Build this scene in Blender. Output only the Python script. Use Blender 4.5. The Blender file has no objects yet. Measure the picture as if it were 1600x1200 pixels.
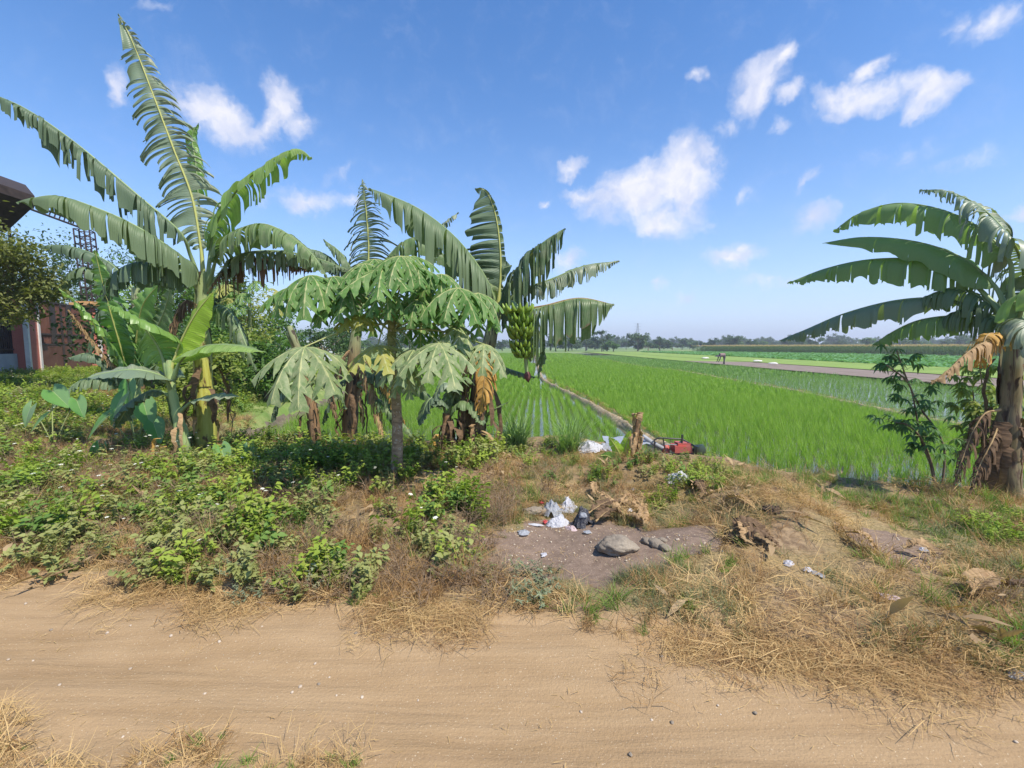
import bpy, math, random
import numpy as np
from mathutils import Vector, noise as mnoise
R = math.radians
random.seed(7); rng = np.random.default_rng(7)
scene = bpy.context.scene
col = scene.collection
# ---------------------------------------------------------------- camera
F = 700.0; CH = 1.6; PITCH = math.atan(59/700)
cam_d = bpy.data.cameras.new('camera'); cam = bpy.data.objects.new('camera', cam_d); col.objects.link(cam)
cam_d.sensor_width = 36; cam_d.lens = 36*F/1600; cam_d.clip_end = 6000; cam_d.clip_start = 0.05
cam.location = (0, 0, CH); cam.rotation_euler = (math.pi/2-PITCH, 0, 0)
scene.camera = cam
CP, SP = math.cos(PITCH), math.sin(PITCH)
def ray(px, py):
    u = (px-800)/F; v = (600-py)/F
    return Vector((u, CP+v*SP, -SP+v*CP))
def P(px, py, d):                      # point of the place at forward distance d
    r = ray(px, py); return Vector((0, 0, CH)) + r*(d/r.y)
def G(px, py, z=0.0):                  # point on the level z
    r = ray(px, py); return Vector((0, 0, CH)) + r*((z-CH)/r.z)
# ---------------------------------------------------------------- light
SUN_EL, SUN_AZ = 56, -41               # azimuth measured from +X towards +Y
sd = Vector((math.cos(R(SUN_EL))*math.cos(R(SUN_AZ)), math.cos(R(SUN_EL))*math.sin(R(SUN_AZ)), math.sin(R(SUN_EL))))
sl = bpy.data.lights.new('sun', 'SUN'); sun = bpy.data.objects.new('sun', sl); col.objects.link(sun)
sl.energy = 5.0; sl.angle = R(0.55); sl.color = (1.0, 0.93, 0.80)
sun.rotation_euler = sd.to_track_quat('Z', 'Y').to_euler()
scene.view_settings.view_transform = 'Standard'; scene.view_settings.look = 'None'
scene.view_settings.exposure = 0.42; scene.view_settings.gamma = 1.0
scene.cycles.use_denoising = True
scene.cycles.max_bounces = 8; scene.cycles.transmission_bounces = 4; scene.cycles.transparent_max_bounces = 6
scene.cycles.volume_bounces = 0

class NT:                              # small helper for node trees
    def __init__(s, tree): s.t = tree; tree.nodes.clear()
    def n(s, typ, **kw):
        nd = s.t.nodes.new(typ)
        for k, v in kw.items(): setattr(nd, k, v)
        return nd
    def l(s, a, b): s.t.links.new(a, b)
    def m(s, op, a, b=None, c=None, clamp=False):
        nd = s.n('ShaderNodeMath', operation=op); nd.use_clamp = clamp
        for i, x in enumerate((a, b, c)):
            if x is None: continue
            if isinstance(x, (int, float)): nd.inputs[i].default_value = x
            else: s.l(x, nd.inputs[i])
        return nd.outputs[0]
    def vm(s, op, a, b=None):
        nd = s.n('ShaderNodeVectorMath', operation=op)
        for i, x in enumerate((a, b)):
            if x is None: continue
            if isinstance(x, (tuple, list, Vector)): nd.inputs[i].default_value = tuple(x)
            else: s.l(x, nd.inputs[i])
        return nd.outputs['Value'] if op == 'DOT_PRODUCT' else nd.outputs[0]
    def mix(s, fac, a, b, blend='MIX'):
        nd = s.n('ShaderNodeMix', data_type='RGBA', blend_type=blend)
        for i, x in ((0, fac), (6, a), (7, b)):
            if isinstance(x, (int, float)): nd.inputs[i].default_value = x
            elif isinstance(x, (tuple, list)): nd.inputs[i].default_value = tuple(x[:3])+(1,)
            else: s.l(x, nd.inputs[i])
        return nd.outputs[2]
    def noise(s, scale, detail=4, rough=0.55, vec=None, dist=0.0):
        nd = s.n('ShaderNodeTexNoise'); nd.inputs['Scale'].default_value = scale
        nd.inputs['Detail'].default_value = detail; nd.inputs['Roughness'].default_value = rough
        nd.inputs['Distortion'].default_value = dist
        if vec is not None: s.l(vec, nd.inputs['Vector'])
        return nd.outputs[0]
    def ramp(s, fac, stops):
        nd = s.n('ShaderNodeValToRGB'); e = nd.color_ramp.elements
        while len(e) < len(stops): e.new(0.5)
        for i, (p, c) in enumerate(stops):
            e[i].position = p; e[i].color = tuple(c[:3])+(1,) if isinstance(c, (tuple, list)) else (c, c, c, 1)
        s.l(fac, nd.inputs[0]); return nd.outputs[0]
    def sm(s, x, a, b):
        nd = s.n('ShaderNodeMapRange', interpolation_type='SMOOTHSTEP')
        nd.inputs[1].default_value = a; nd.inputs[2].default_value = b
        s.l(x, nd.inputs[0]); return nd.outputs[0]
# ---------------------------------------------------------------- world: sky and clouds
world = bpy.data.worlds.new("World"); scene.world = world; world.use_nodes = True
N = NT(world.node_tree)
sky = N.n('ShaderNodeTexSky', sky_type='NISHITA'); sky.sun_disc = False
sky.sun_elevation = R(SUN_EL); sky.sun_rotation = math.atan2(sd.x, sd.y)
sky.air_density = 1.0; sky.dust_density = 0.35; sky.ozone_density = 2.2; sky.altitude = 0
tc = N.n('ShaderNodeTexCoord'); gen = tc.outputs['Generated']
CLOUDS = [  # px, py, rx, ry, tilt, strength
 (1000,300,85,42,18,1.0),(1065,280,60,55,50,1.05),(1040,345,62,32,0,.85),(925,305,50,22,-10,.75),(1090,240,30,24,20,.8),
 (1185,130,55,42,25,1.0),(1225,100,24,34,-60,.8),(1235,160,32,18,0,.7),
 (1350,158,60,24,15,.9),(1435,145,52,34,0,1.0),(1362,115,15,32,-25,.8),(1310,160,35,16,0,.7),
 (1150,402,48,20,0,.9),(1168,388,26,14,0,.7),(895,258,26,11,38,.8),(1090,125,20,14,55,.65),(1165,300,20,10,60,.4),
 (1275,345,36,22,30,.65),(1265,290,22,10,40,.5),(1225,205,24,12,20,.5),(1030,450,20,9,0,.6),(1130,190,30,16,0,.45),
 (340,175,80,32,-24,.95),(390,190,40,24,20,.8),(425,175,34,30,30,.8),(440,150,36,34,-50,1.0),(470,195,22,26,60,.6),(290,150,30,20,0,.8),(182,128,22,32,-20,.7),(480,308,70,18,-8,.62),(545,318,40,14,0,.5),
 (1530,30,75,30,18,.62),(1460,45,30,22,30,.5),(1598,342,22,14,0,.7),(888,412,34,16,30,.6),(225,12,40,14,10,.5),
 (845,308,12,8,0,.5),(535,275,30,14,30,.35),(1210,440,70,10,0,.4),(1080,462,26,8,0,.4),(1400,240,120,30,15,.22),(1500,260,90,16,12,.3),(-300,100,160,60,0,.8),(1900,200,120,60,0,.8)]
nz = N.n('ShaderNodeTexNoise'); nz.inputs['Scale'].default_value = 7; nz.inputs['Detail'].default_value = 5; nz.inputs['Roughness'].default_value = .6
N.l(gen, nz.inputs['Vector'])
off = N.vm('SUBTRACT', nz.outputs['Color'], (0.5, 0.5, 0.5)); sc_ = N.n('ShaderNodeVectorMath', operation='SCALE'); sc_.inputs['Scale'].default_value = .13
N.l(off, sc_.inputs[0]); dvec = N.vm('ADD', gen, sc_.outputs[0])
best = None
for (px, py, rx, ry, tilt, st) in CLOUDS:
    c = ray(px, py); L = c.length; c.normalize()
    a = (ray(px+math.cos(R(tilt)), py-math.sin(R(tilt)))-ray(px, py)); a = (a-c*a.dot(c)); ax = a.length/L; a.normalize()
    b = (ray(px+math.sin(R(tilt)), py+math.cos(R(tilt)))-ray(px, py)); b = (b-c*b.dot(c)); b = b-a*b.dot(a); bx = b.length/L; b.normalize()
    da = N.m('DIVIDE', N.vm('DOT_PRODUCT', dvec, a), rx*ax*1.4); db = N.m('DIVIDE', N.vm('DOT_PRODUCT', dvec, b), ry*bx*1.4)
    dd = N.m('SQRT', N.m('ADD', N.m('MULTIPLY', da, da), N.m('MULTIPLY', db, db)))
    k = N.m('MULTIPLY', N.m('SUBTRACT', 1.0, dd, clamp=True), st)
    k = N.m('MULTIPLY', k, N.m('GREATER_THAN', N.vm('DOT_PRODUCT', gen, c), 0.0))
    best = k if best is None else N.m('SMOOTH_MAX', best, k, 0.12)
fb = N.noise(22, 9, .62, dvec); fb2 = N.noise(6, 6, .6, gen)
den = N.m('ADD', best, N.m('MULTIPLY', N.m('SUBTRACT', fb, 0.52), 0.9))
den = N.m('MULTIPLY', N.sm(den, 0.03, 0.78), N.sm(best, 0.01, 0.2))
shade = N.mix(N.sm(N.noise(16, 5, .55, dvec), .35, .68), (0.60, 0.64, 0.80), (0.86, 0.84, 0.88))
hs = N.n('ShaderNodeHueSaturation'); hs.inputs['Saturation'].default_value = 1.27; hs.inputs['Value'].default_value = .98
N.l(sky.outputs[0], hs.inputs['Color'])
SKY_S = 0.15
sepz = N.n('ShaderNodeSeparateXYZ'); N.l(gen, sepz.inputs[0])
skc = N.mix(N.m('MULTIPLY', N.m('POWER', N.m('SUBTRACT', 1.0, N.m('ABSOLUTE', sepz.outputs[2]), clamp=True), 5), .9), N.mix(1.0, hs.outputs[0], (.93, .99, 1.1), 'MULTIPLY'), (.50/SKY_S, .61/SKY_S, .86/SKY_S))
cl = N.n('ShaderNodeVectorMath', operation='SCALE'); cl.inputs['Scale'].default_value = 0.92/SKY_S; N.l(shade, cl.inputs[0])
fin = N.mix(N.m('MULTIPLY', den, .9), skc, cl.outputs[0])
bg = N.n('ShaderNodeBackground'); bg.inputs['Strength'].default_value = SKY_S; N.l(fin, bg.inputs['Color'])
wo = N.n('ShaderNodeOutputWorld'); N.l(bg.outputs[0], wo.inputs['Surface'])

# ---------------------------------------------------------------- object helpers
def tag(o, label=None, cat=None, group=None, kind=None):
    if label: o['label'] = label
    if cat: o['category'] = cat
    if group: o['group'] = group
    if kind: o['kind'] = kind
    return o
def empty(name, loc, label, cat, group=None, rz=0.0):
    o = bpy.data.objects.new(name, None); col.objects.link(o); o.location = loc; o.rotation_euler.z = rz
    o.empty_display_size = .1
    return tag(o, label, cat, group)
PARENT_LOC = {}
class MB:                              # collects faces with uv; verts are in world space
    def __init__(s): s.v = []; s.f = []; s.uv = []
    def quad(s, ps, uvs=None):
        i = len(s.v); s.v += [tuple(p) for p in ps]; s.f.append(tuple(range(i, i+len(ps))))
        s.uv += list(uvs) if uvs else [(0, 0)]*len(ps)
    def grid(s, rows, uvr=None, close=False):
        i0 = len(s.v); nr = len(rows); nc = len(rows[0])
        for r in rows: s.v += [tuple(p) for p in r]
        for r in range(nr-1):
            for c in range(nc if close else nc-1):
                c2 = (c+1) % nc
                ids = (i0+r*nc+c, i0+r*nc+c2, i0+(r+1)*nc+c2, i0+(r+1)*nc+c); s.f.append(ids)
                if uvr:
                    for (rr, cc) in ((r, c), (r, c2), (r+1, c2), (r+1, c)): s.uv.append(uvr[rr][cc])
                else: s.uv += [(c/nc, r/nr), ((c+1)/nc, r/nr), ((c+1)/nc, (r+1)/nr), (c/nc, (r+1)/nr)]
    def tube(s, pts, rad, n=8, cap=True, wob=0.0):
        pts = [Vector(p) for p in pts]
        if isinstance(rad, (int, float)): rad = [rad]*len(pts)
        rows = []; u = None; acc = 0; uvr = []
        for i, p in enumerate(pts):
            t = (pts[min(i+1, len(pts)-1)]-pts[max(i-1, 0)]).normalized()
            if u is None: u = t.orthogonal().normalized()
            u = (u-t*u.dot(t)).normalized(); w = t.cross(u)
            if i: acc += (p-pts[i-1]).length
            rows.append([p+(u*math.cos(a)+w*math.sin(a))*rad[i]*(1+wob*(random.random()-.5)) for a in [2*math.pi*k/n for k in range(n)]])
            uvr.append([(k/n, acc) for k in range(n)])
        s.grid(rows, uvr, close=True)
        if cap:
            for ring, sgn in ((rows[0], -1), (rows[-1], 1)):
                i = len(s.v); s.v += [tuple(p) for p in ring]
                s.f.append(tuple(range(i, i+n)) if sgn > 0 else tuple(range(i+n-1, i-1, -1))); s.uv += [(0, acc)]*n
    def box(s, c, size, ax=None, bev=0):
        c = Vector(c); ex, ey, ez = ax if ax else (Vector((1, 0, 0)), Vector((0, 1, 0)), Vector((0, 0, 1)))
        h = [x/2 for x in size]
        def q(i, j, k): return c+ex*h[0]*i+ey*h[1]*j+ez*h[2]*k
        for fc in (((-1,-1,-1),(-1,1,-1),(1,1,-1),(1,-1,-1)), ((-1,-1,1),(1,-1,1),(1,1,1),(-1,1,1)), ((-1,-1,-1),(1,-1,-1),(1,-1,1),(-1,-1,1)),
                   ((1,-1,-1),(1,1,-1),(1,1,1),(1,-1,1)), ((1,1,-1),(-1,1,-1),(-1,1,1),(1,1,1)), ((-1,1,-1),(-1,-1,-1),(-1,-1,1),(-1,1,1))):
            s.quad([q(*t) for t in fc], [(0, 0), (1, 0), (1, 1), (0, 1)])
    def build(s, name, mat, parent=None, smooth=True, weld=False, link=True):
        off = Vector((0, 0, 0))
        if parent is not None:
            p = parent; off = Vector((0, 0, 0))
            while p is not None: off += Vector(p.location); p = p.parent
        me = bpy.data.meshes.new(name)
        V = np.array(s.v, dtype=np.float32)-np.array(off, dtype=np.float32)
        org = Vector((0, 0, 0))
        if parent is None and link:
            org = Vector(V.mean(axis=0).tolist()); org.z = float(V[:, 2].min()); V = V-np.array(org, dtype=np.float32)
        fill(me, V, s.f, np.array(s.uv, dtype=np.float32))
        me.materials.append(mat)
        if smooth: me.polygons.foreach_set('use_smooth', [True]*len(me.polygons))
        o = bpy.data.objects.new(name, me); o.location = org
        if link: col.objects.link(o)
        if parent is not None: o.parent = parent
        return o
def fill(me, V, faces, uv=None):
    me.vertices.add(len(V)); me.vertices.foreach_set('co', np.asarray(V, dtype=np.float32).ravel())
    if isinstance(faces, np.ndarray):
        n, k = faces.shape; flat = faces.ravel(); tot = np.full(n, k); st = np.arange(n)*k
    else:
        flat = np.array([i for f in faces for i in f]); tot = np.array([len(f) for f in faces]); st = np.concatenate(([0], np.cumsum(tot)[:-1]))
    me.loops.add(len(flat)); me.loops.foreach_set('vertex_index', flat.astype(np.int32))
    me.polygons.add(len(tot)); me.polygons.foreach_set('loop_start', st.astype(np.int32)); me.polygons.foreach_set('loop_total', tot.astype(np.int32))
    if uv is not None:
        u = me.uv_layers.new(name='UVMap'); u.data.foreach_set('uv', uv.ravel())
    me.update(calc_edges=True); me.validate()
def resample(pts, n):
    pts = [Vector(p) for p in pts]; ext = [pts[0]*2-pts[1]]+pts+[pts[-1]*2-pts[-2]]; out = []
    for i in range(1, len(ext)-2):
        p0, p1, p2, p3 = ext[i-1:i+3]
        for k in range(16):
            t = k/16
            out.append(0.5*((2*p1)+(p2-p0)*t+(2*p0-5*p1+4*p2-p3)*t*t+(3*p1-p0-3*p2+p3)*t**3))
    out.append(pts[-1])
    d = [0]
    for a, b in zip(out, out[1:]): d.append(d[-1]+(b-a).length)
    res = []; j = 0
    for k in range(n):
        s = d[-1]*k/(n-1)
        while j < len(d)-2 and d[j+1] < s: j += 1
        t = (s-d[j])/max(1e-9, d[j+1]-d[j]); res.append(out[j].lerp(out[j+1], min(1, t)))
    return res, d[-1]
# ---------------------------------------------------------------- materials
def mat(name, fn):
    m = bpy.data.materials.new(name); m.use_nodes = True; N = NT(m.node_tree)
    out = N.n('ShaderNodeOutputMaterial'); N.l(fn(N), out.inputs['Surface']); return m
def pbsdf(N, color, rough=.6, spec=.3, bump=None, bstr=.3, bdist=.01, metal=0):
    b = N.n('ShaderNodeBsdfPrincipled'); b.inputs['Roughness'].default_value = rough if isinstance(rough, (int, float)) else .5
    if not isinstance(rough, (int, float)): N.l(rough, b.inputs['Roughness'])
    b.inputs['Specular IOR Level'].default_value = spec; b.inputs['Metallic'].default_value = metal
    if isinstance(color, (tuple, list)): b.inputs['Base Color'].default_value = tuple(color[:3])+(1,)
    else: N.l(color, b.inputs['Base Color'])
    if bump is not None:
        bp = N.n('ShaderNodeBump'); bp.inputs['Strength'].default_value = bstr; bp.inputs['Distance'].default_value = bdist
        N.l(bump, bp.inputs['Height']); N.l(bp.outputs[0], b.inputs['Normal'])
    return b.outputs[0]
def wpos(N): return N.n('ShaderNodeNewGeometry').outputs['Position']
def plain(name, c, c2=None, scale=8, rough=.7, spec=.25, bstr=.4, bdist=.01, metal=0):
    def f(N):
        tcn = N.n('ShaderNodeTexCoord').outputs['Object']
        nn = N.noise(scale, 6, .6, tcn)
        cc = N.mix(N.sm(nn, .3, .7), c, c2 if c2 else tuple(x*.75 for x in c))
        return pbsdf(N, cc, rough, spec, N.noise(scale*4, 5, .65, tcn), bstr, bdist, metal)
    return mat(name, f)
def leaf_mat(name, c, c2, under=None, trans=.35, rough=.42, spec=.4, rib=None, veins=0.0, brown=None, dust=0.0, instanced=False, tex=3.0):
    def f(N):
        uv = N.n('ShaderNodeUVMap').outputs[0] if not instanced else None
        pos = wpos(N)
        nn = N.noise(tex, 5, .6, pos)
        rnd = N.n('ShaderNodeObjectInfo').outputs['Random']
        base = N.mix(N.m('ADD', N.m('MULTIPLY', N.sm(nn, .3, .7), .6), N.m('MULTIPLY', rnd, .4)), c, c2)
        bump = None
        if uv is not None:
            sep = N.n('ShaderNodeSeparateXYZ'); N.l(uv, sep.inputs[0]); U, V = sep.outputs[0], sep.outputs[1]
            if veins:
                w = N.m('SINE', N.m('MULTIPLY', N.m('ADD', U, N.m('MULTIPLY', V, -.05)), veins)); bump = w
                w2 = N.noise(1.0, 3, .6, N.vm('MULTIPLY', uv, (45, 1.2, 1)))
                base = N.mix(N.m('MULTIPLY', N.sm(w2, .35, .7), .45), base, tuple(min(1, x*1.55+.01) for x in c2))
            if rib: base = N.mix(N.m('SUBTRACT', 1.0, N.sm(V, .015, .07)), base, rib)
            if brown:
                wv = N.m('ADD', V, N.m('MULTIPLY', N.noise(5, 4, .6, pos), .5))
                base = N.mix(N.sm(wv, 1.22, 1.36), base, brown)
        if dust: base = N.mix(N.m('MULTIPLY', N.sm(N.noise(9, 5, .65, pos), .35, .75), dust), base, (.36, .33, .24))
        if under:
            bf = N.n('ShaderNodeNewGeometry').outputs['Backfacing']; base = N.mix(bf, base, under)
        b = pbsdf(N, base, rough, spec, bump, .25, .004)
        t = N.n('ShaderNodeBsdfTranslucent'); tcol = N.mix(1.0, base, (1.35, 1.5, .6), 'MULTIPLY'); N.l(tcol, t.inputs['Color'])
        mx = N.n('ShaderNodeMixShader'); mx.inputs[0].default_value = trans; N.l(b, mx.inputs[1]); N.l(t.outputs[0], mx.inputs[2])
        return mx.outputs[0]
    return mat(name, f)
M = {}
RIB = (.42, .46, .20)
M['ban'] = leaf_mat('banana leaf', (.085, .16, .055), (.15, .225, .085), (.15, .21, .11), .28, .5, .3, RIB, 260, dust=.35)
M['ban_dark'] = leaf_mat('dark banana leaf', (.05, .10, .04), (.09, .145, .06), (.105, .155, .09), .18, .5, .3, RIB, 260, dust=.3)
M['ban_pale'] = leaf_mat('pale banana leaf', (.14, .20, .12), (.21, .26, .17), (.18, .24, .16), .25, .42, .45, RIB, 260, dust=.5)
M['ban_fresh'] = leaf_mat('fresh banana leaf', (.11, .24, .05), (.18, .31, .08), (.20, .34, .09), .42, .38, .45, (.5, .6, .2), 220)
M['ban_yellow'] = leaf_mat('young banana leaf', (.30, .46, .05), (.38, .52, .07), (.36, .5, .08), .5, .38, .45, (.6, .65, .2), 220)
M['ban_right'] = leaf_mat('broad banana leaf', (.18, .31, .075), (.27, .40, .12), (.20, .30, .13), .4, .5, .3, RIB, 240, dust=.25)
M['ban_tip'] = leaf_mat('browning banana leaf', (.07, .14, .045), (.12, .18, .07), (.14, .19, .10), .3, .42, .4, RIB, 260, brown=(.20, .10, .07), dust=.3)
M['rib'] = leaf_mat('banana midrib', (.20, .29, .12), (.28, .36, .16), None, .1, .45, .4)
M['rib_yellow'] = leaf_mat('yellow midrib', (.42, .44, .12), (.5, .5, .18), None, .1, .45, .4)
M['rib_dead'] = plain('dead midrib', (.26, .17, .08), (.38, .27, .13), 12)
M['dead'] = leaf_mat('dead leaf', (.24, .14, .07), (.42, .29, .16), None, .22, .8, .15, None, 70, tex=9)
M['dead_dark'] = leaf_mat('dark dead leaf', (.07, .045, .03), (.17, .11, .065), None, .12, .85, .1, None, 70, tex=9)
M['dead_orange'] = leaf_mat('orange dead leaf', (.42, .22, .05), (.55, .34, .11), None, .25, .8, .15, None, 70, tex=9)
def stem_mat(name, c, c2, c3, thr=.5):
    def f(N):
        uv = N.n('ShaderNodeUVMap').outputs[0]; pos = wpos(N)
        st = N.noise(1, 5, .6, N.vm('MULTIPLY', uv, (14, 1.6, 1)))
        bl = N.noise(1, 4, .6, N.vm('MULTIPLY', uv, (5, 3.0, 1)))
        cc = N.mix(N.sm(st, .3, .7), c, c2)
        sz = N.n('ShaderNodeSeparateXYZ'); N.l(pos, sz.inputs[0]); cc = N.mix(N.m('MULTIPLY', N.sm(sz.outputs[2], 1.2, 1.9), .75), cc, (.26, .34, .17)); cc = N.mix(N.sm(bl, thr, thr+.08), cc, c3)
        return pbsdf(N, cc, .55, .35, st, .5, .01)
    return mat(name, f)
M['stem_yel'] = stem_mat('yellow green pseudostem', (.34, .32, .05), (.46, .46, .11), (.12, .07, .03), .53)
M['stem_green'] = stem_mat('green pseudostem', (.22, .32, .12), (.34, .42, .18), (.34, .22, .12), .6)
M['stem_brown'] = stem_mat('brown pseudostem', (.15, .085, .045), (.32, .20, .10), (.05, .035, .025), .52)
M['stem_right'] = stem_mat('grey green pseudostem', (.13, .12, .06), (.25, .19, .11), (.09, .06, .04), .5)
def ptrunk(N):
    uv = N.n('ShaderNodeUVMap').outputs[0]; tcn = wpos(N)
    rg = N.noise(1, 3, .6, N.vm('MULTIPLY', uv, (3, 28, 1))); sep = N.n('ShaderNodeSeparateXYZ'); N.l(tcn, sep.inputs[0])
    cc = N.mix(N.sm(rg, .35, .7), (.20, .135, .085), (.36, .26, .16)); cc = N.mix(N.sm(sep.outputs[2], .7, 1.5), cc, N.mix(N.sm(rg, .3, .7), (.14, .16, .05), (.30, .30, .12)))
    cc = N.mix(N.m('MULTIPLY', N.sm(N.noise(26, 3, .6, tcn), .6, .66), .7), cc, (.46, .42, .34))
    return pbsdf(N, cc, .75, .2, rg, .8, .012)
M['ptrunk'] = mat('papaya trunk', ptrunk)
def pap_mat(name, c, c2, dustc, dust, trans=.32):
    def f(N):
        uv = N.n('ShaderNodeUVMap').outputs[0]; pos = wpos(N); sep = N.n('ShaderNodeSeparateXYZ'); N.l(uv, sep.inputs[0]); U, V = sep.outputs[0], sep.outputs[1]
        base = N.mix(N.sm(N.noise(7, 5, .6, pos), .3, .7), c, c2)
        base = N.mix(N.m('MULTIPLY', N.sm(N.noise(14, 6, .7, pos), .3, .7), dust), base, dustc)
        base = N.mix(N.m('SUBTRACT', 1.0, N.sm(V, .03, .10)), base, (.45, .46, .22))
        fr = N.m('FRACT', N.m('SUBTRACT', U, N.m('MULTIPLY', V, .7))); sv = N.m('SUBTRACT', 1.0, N.sm(N.m('ABSOLUTE', N.m('SUBTRACT', fr, .5)), .015, .05))
        base = N.mix(N.m('MULTIPLY', sv, .55), base, (.40, .42, .22))
        b = pbsdf(N, base, .55, .3, N.noise(60, 3, .6, pos), .3, .004)
        t = N.n('ShaderNodeBsdfTranslucent'); N.l(N.mix(1.0, base, (1.4, 1.7, .5), 'MULTIPLY'), t.inputs['Color'])
        mx = N.n('ShaderNodeMixShader'); mx.inputs[0].default_value = trans; N.l(b, mx.inputs[1]); N.l(t.outputs[0], mx.inputs[2]); return mx.outputs[0]
    return mat(name, f)
M['pap_dust'] = pap_mat('dusty papaya leaf', (.12, .20, .07), (.20, .27, .11), (.33, .34, .20), .6, .25)
M['pap'] = pap_mat('papaya leaf', (.06, .165, .03), (.125, .26, .055), (.24, .29, .13), .35, .35)
M['pap_yel'] = pap_mat('yellowing papaya leaf', (.30, .32, .05), (.40, .38, .09), (.38, .34, .15), .5, .35)
M['petiole'] = plain('petiole', (.26, .30, .11), (.34, .36, .15), 6)
# instanced foliage materials
def im(name, c, c2, trans=.3, rough=.6, spec=.25, tex=2.0): return leaf_mat(name, c, c2, None, trans, rough, spec, None, 0, tex=tex, instanced=True)
M['weed'] = im('weed leaf', (.17, .27, .03), (.34, .40, .07), .35)
M['weed_dark'] = im('dark weed leaf', (.11, .20, .04), (.19, .29, .07), .3)
M['weed_dusty'] = im('dusty weed leaf', (.20, .23, .07), (.32, .33, .12), .25)
M['weed_grey'] = im('grey herb leaf', (.16, .20, .11), (.24, .27, .17), .2)
M['rice'] = im('rice blade', (.17, .31, .04), (.27, .42, .07), .45, .5)
M['rice_young'] = im('young rice blade', (.15, .28, .07), (.22, .36, .11), .4, .5)
M['straw'] = im('straw', (.38, .25, .11), (.62, .44, .21), .2, .7, tex=1.2)
M['straw_dark'] = im('brown dry grass', (.25, .14, .06), (.40, .25, .11), .2, .75)
M['grass'] = im('grass blade', (.13, .22, .04), (.24, .32, .08), .35)
M['grass_grey'] = im('grey green grass', (.16, .18, .09), (.26, .26, .13), .3)
M['lemon'] = im('lemongrass blade', (.16, .28, .09), (.30, .40, .16), .35)
M['twig'] = plain('twig', (.20, .13, .08), (.34, .25, .16), 20)
M['litter'] = im('leaf litter', (.26, .17, .09), (.46, .34, .2), .2, .8)
M['crop'] = im('leafy crop', (.10, .25, .08), (.18, .36, .14), .3)
M['corn'] = im('corn leaf', (.06, .12, .03), (.11, .18, .045), .3)
M['tassel'] = im('corn tassel', (.52, .38, .17), (.62, .48, .24), .2)
M['tree_dark'] = im('dark tree leaf', (.05, .10, .035), (.09, .15, .05), .3, tex=.8)
M['tree_mid'] = im('tree leaf', (.08, .16, .04), (.14, .24, .06), .35, tex=.8)
M['tree_olive'] = im('olive tree leaf', (.12, .15, .04), (.20, .21, .07), .35, tex=.8)
M['cassava'] = im('cassava leaf', (.07, .16, .05), (.12, .22, .07), .3)
M['cassava_y'] = im('yellow green leaf', (.16, .24, .05), (.30, .32, .09), .35)
M['bark'] = plain('bark', (.14, .10, .07), (.24, .19, .13), 10, .85)
M['taro'] = leaf_mat('taro leaf', (.09, .24, .05), (.16, .33, .08), (.17, .30, .12), .35, .4, .4, (.34, .44, .18))
M['taro_pale'] = leaf_mat('pale taro leaf', (.20, .34, .14), (.28, .42, .2), (.2, .3, .15), .35, .4, .4, (.42, .5, .28))
M['fruit'] = im('green banana skin', (.11, .22, .025), (.27, .38, .05), .05, .4, .5, tex=14)
M['bud'] = plain('banana bud', (.12, .05, .05), (.2, .09, .07), 10)
# ---------------------------------------------------------------- terrain
def vnoise(x, y, s):
    x = np.asarray(x)/s+1000.0; y = np.asarray(y)/s+1000.0; xi = np.floor(x).astype(np.int64); yi = np.floor(y).astype(np.int64); fx = x-xi; fy = y-yi
    fx = fx*fx*(3-2*fx); fy = fy*fy*(3-2*fy)
    def h(a, b):
        n = (a*374761393+b*668265263) & 0xffffffff; n = ((n ^ (n >> 13))*1274126177) & 0xffffffff; return ((n ^ (n >> 16)) & 0xffff)/65535.0
    return (h(xi, yi)*(1-fx)+h(xi+1, yi)*fx)*(1-fy)+(h(xi, yi+1)*(1-fx)+h(xi+1, yi+1)*fx)*fy-0.5
def line(pts, z): 
    w = sorted([(lambda g: (g.x, g.y))(G(px, py, z)) for px, py in pts]); return [a for a, b in w], [b for a, b in w]
rx_, ry_ = line([(0,905),(200,925),(400,948),(600,968),(800,985),(1000,1005),(1150,1030),(1350,1062),(1600,1098)], 0)
s0 = (ry_[1]-ry_[0])/(rx_[1]-rx_[0]); rx_ = [-60]+rx_+[20]; ry_ = [ry_[0]+.13*56]+ry_+[ry_[-1]-.2*18]
def yroad(x): return np.interp(x, rx_, ry_)
lx_, ly_ = line([(0,1085),(250,1150),(480,1200)], 0)
lx_ = [-60]+lx_+[0.4, 20]; ly_ = [ly_[0]+.15*57]+ly_+[1.25, -2]
def ylow(x): return np.interp(x, lx_, ly_)
px_, py_ = line([(380,700),(560,700),(760,700),(880,702),(960,708),(1100,728),(1200,748),(1350,766),(1480,776),(1600,792)], -.12)
px_ = [-60]+px_+[30]; py_ = [py_[0]+.5]+py_+[py_[-1]-3.0]
def ypad(x): return np.interp(x, px_, py_)
def xbank(y): return -5.6-.12*(y-8)
PZ = -0.34
def ss(x, a, b):
    t = np.clip((x-a)/(b-a), 0, 1); return t*t*(3-2*t)
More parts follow.
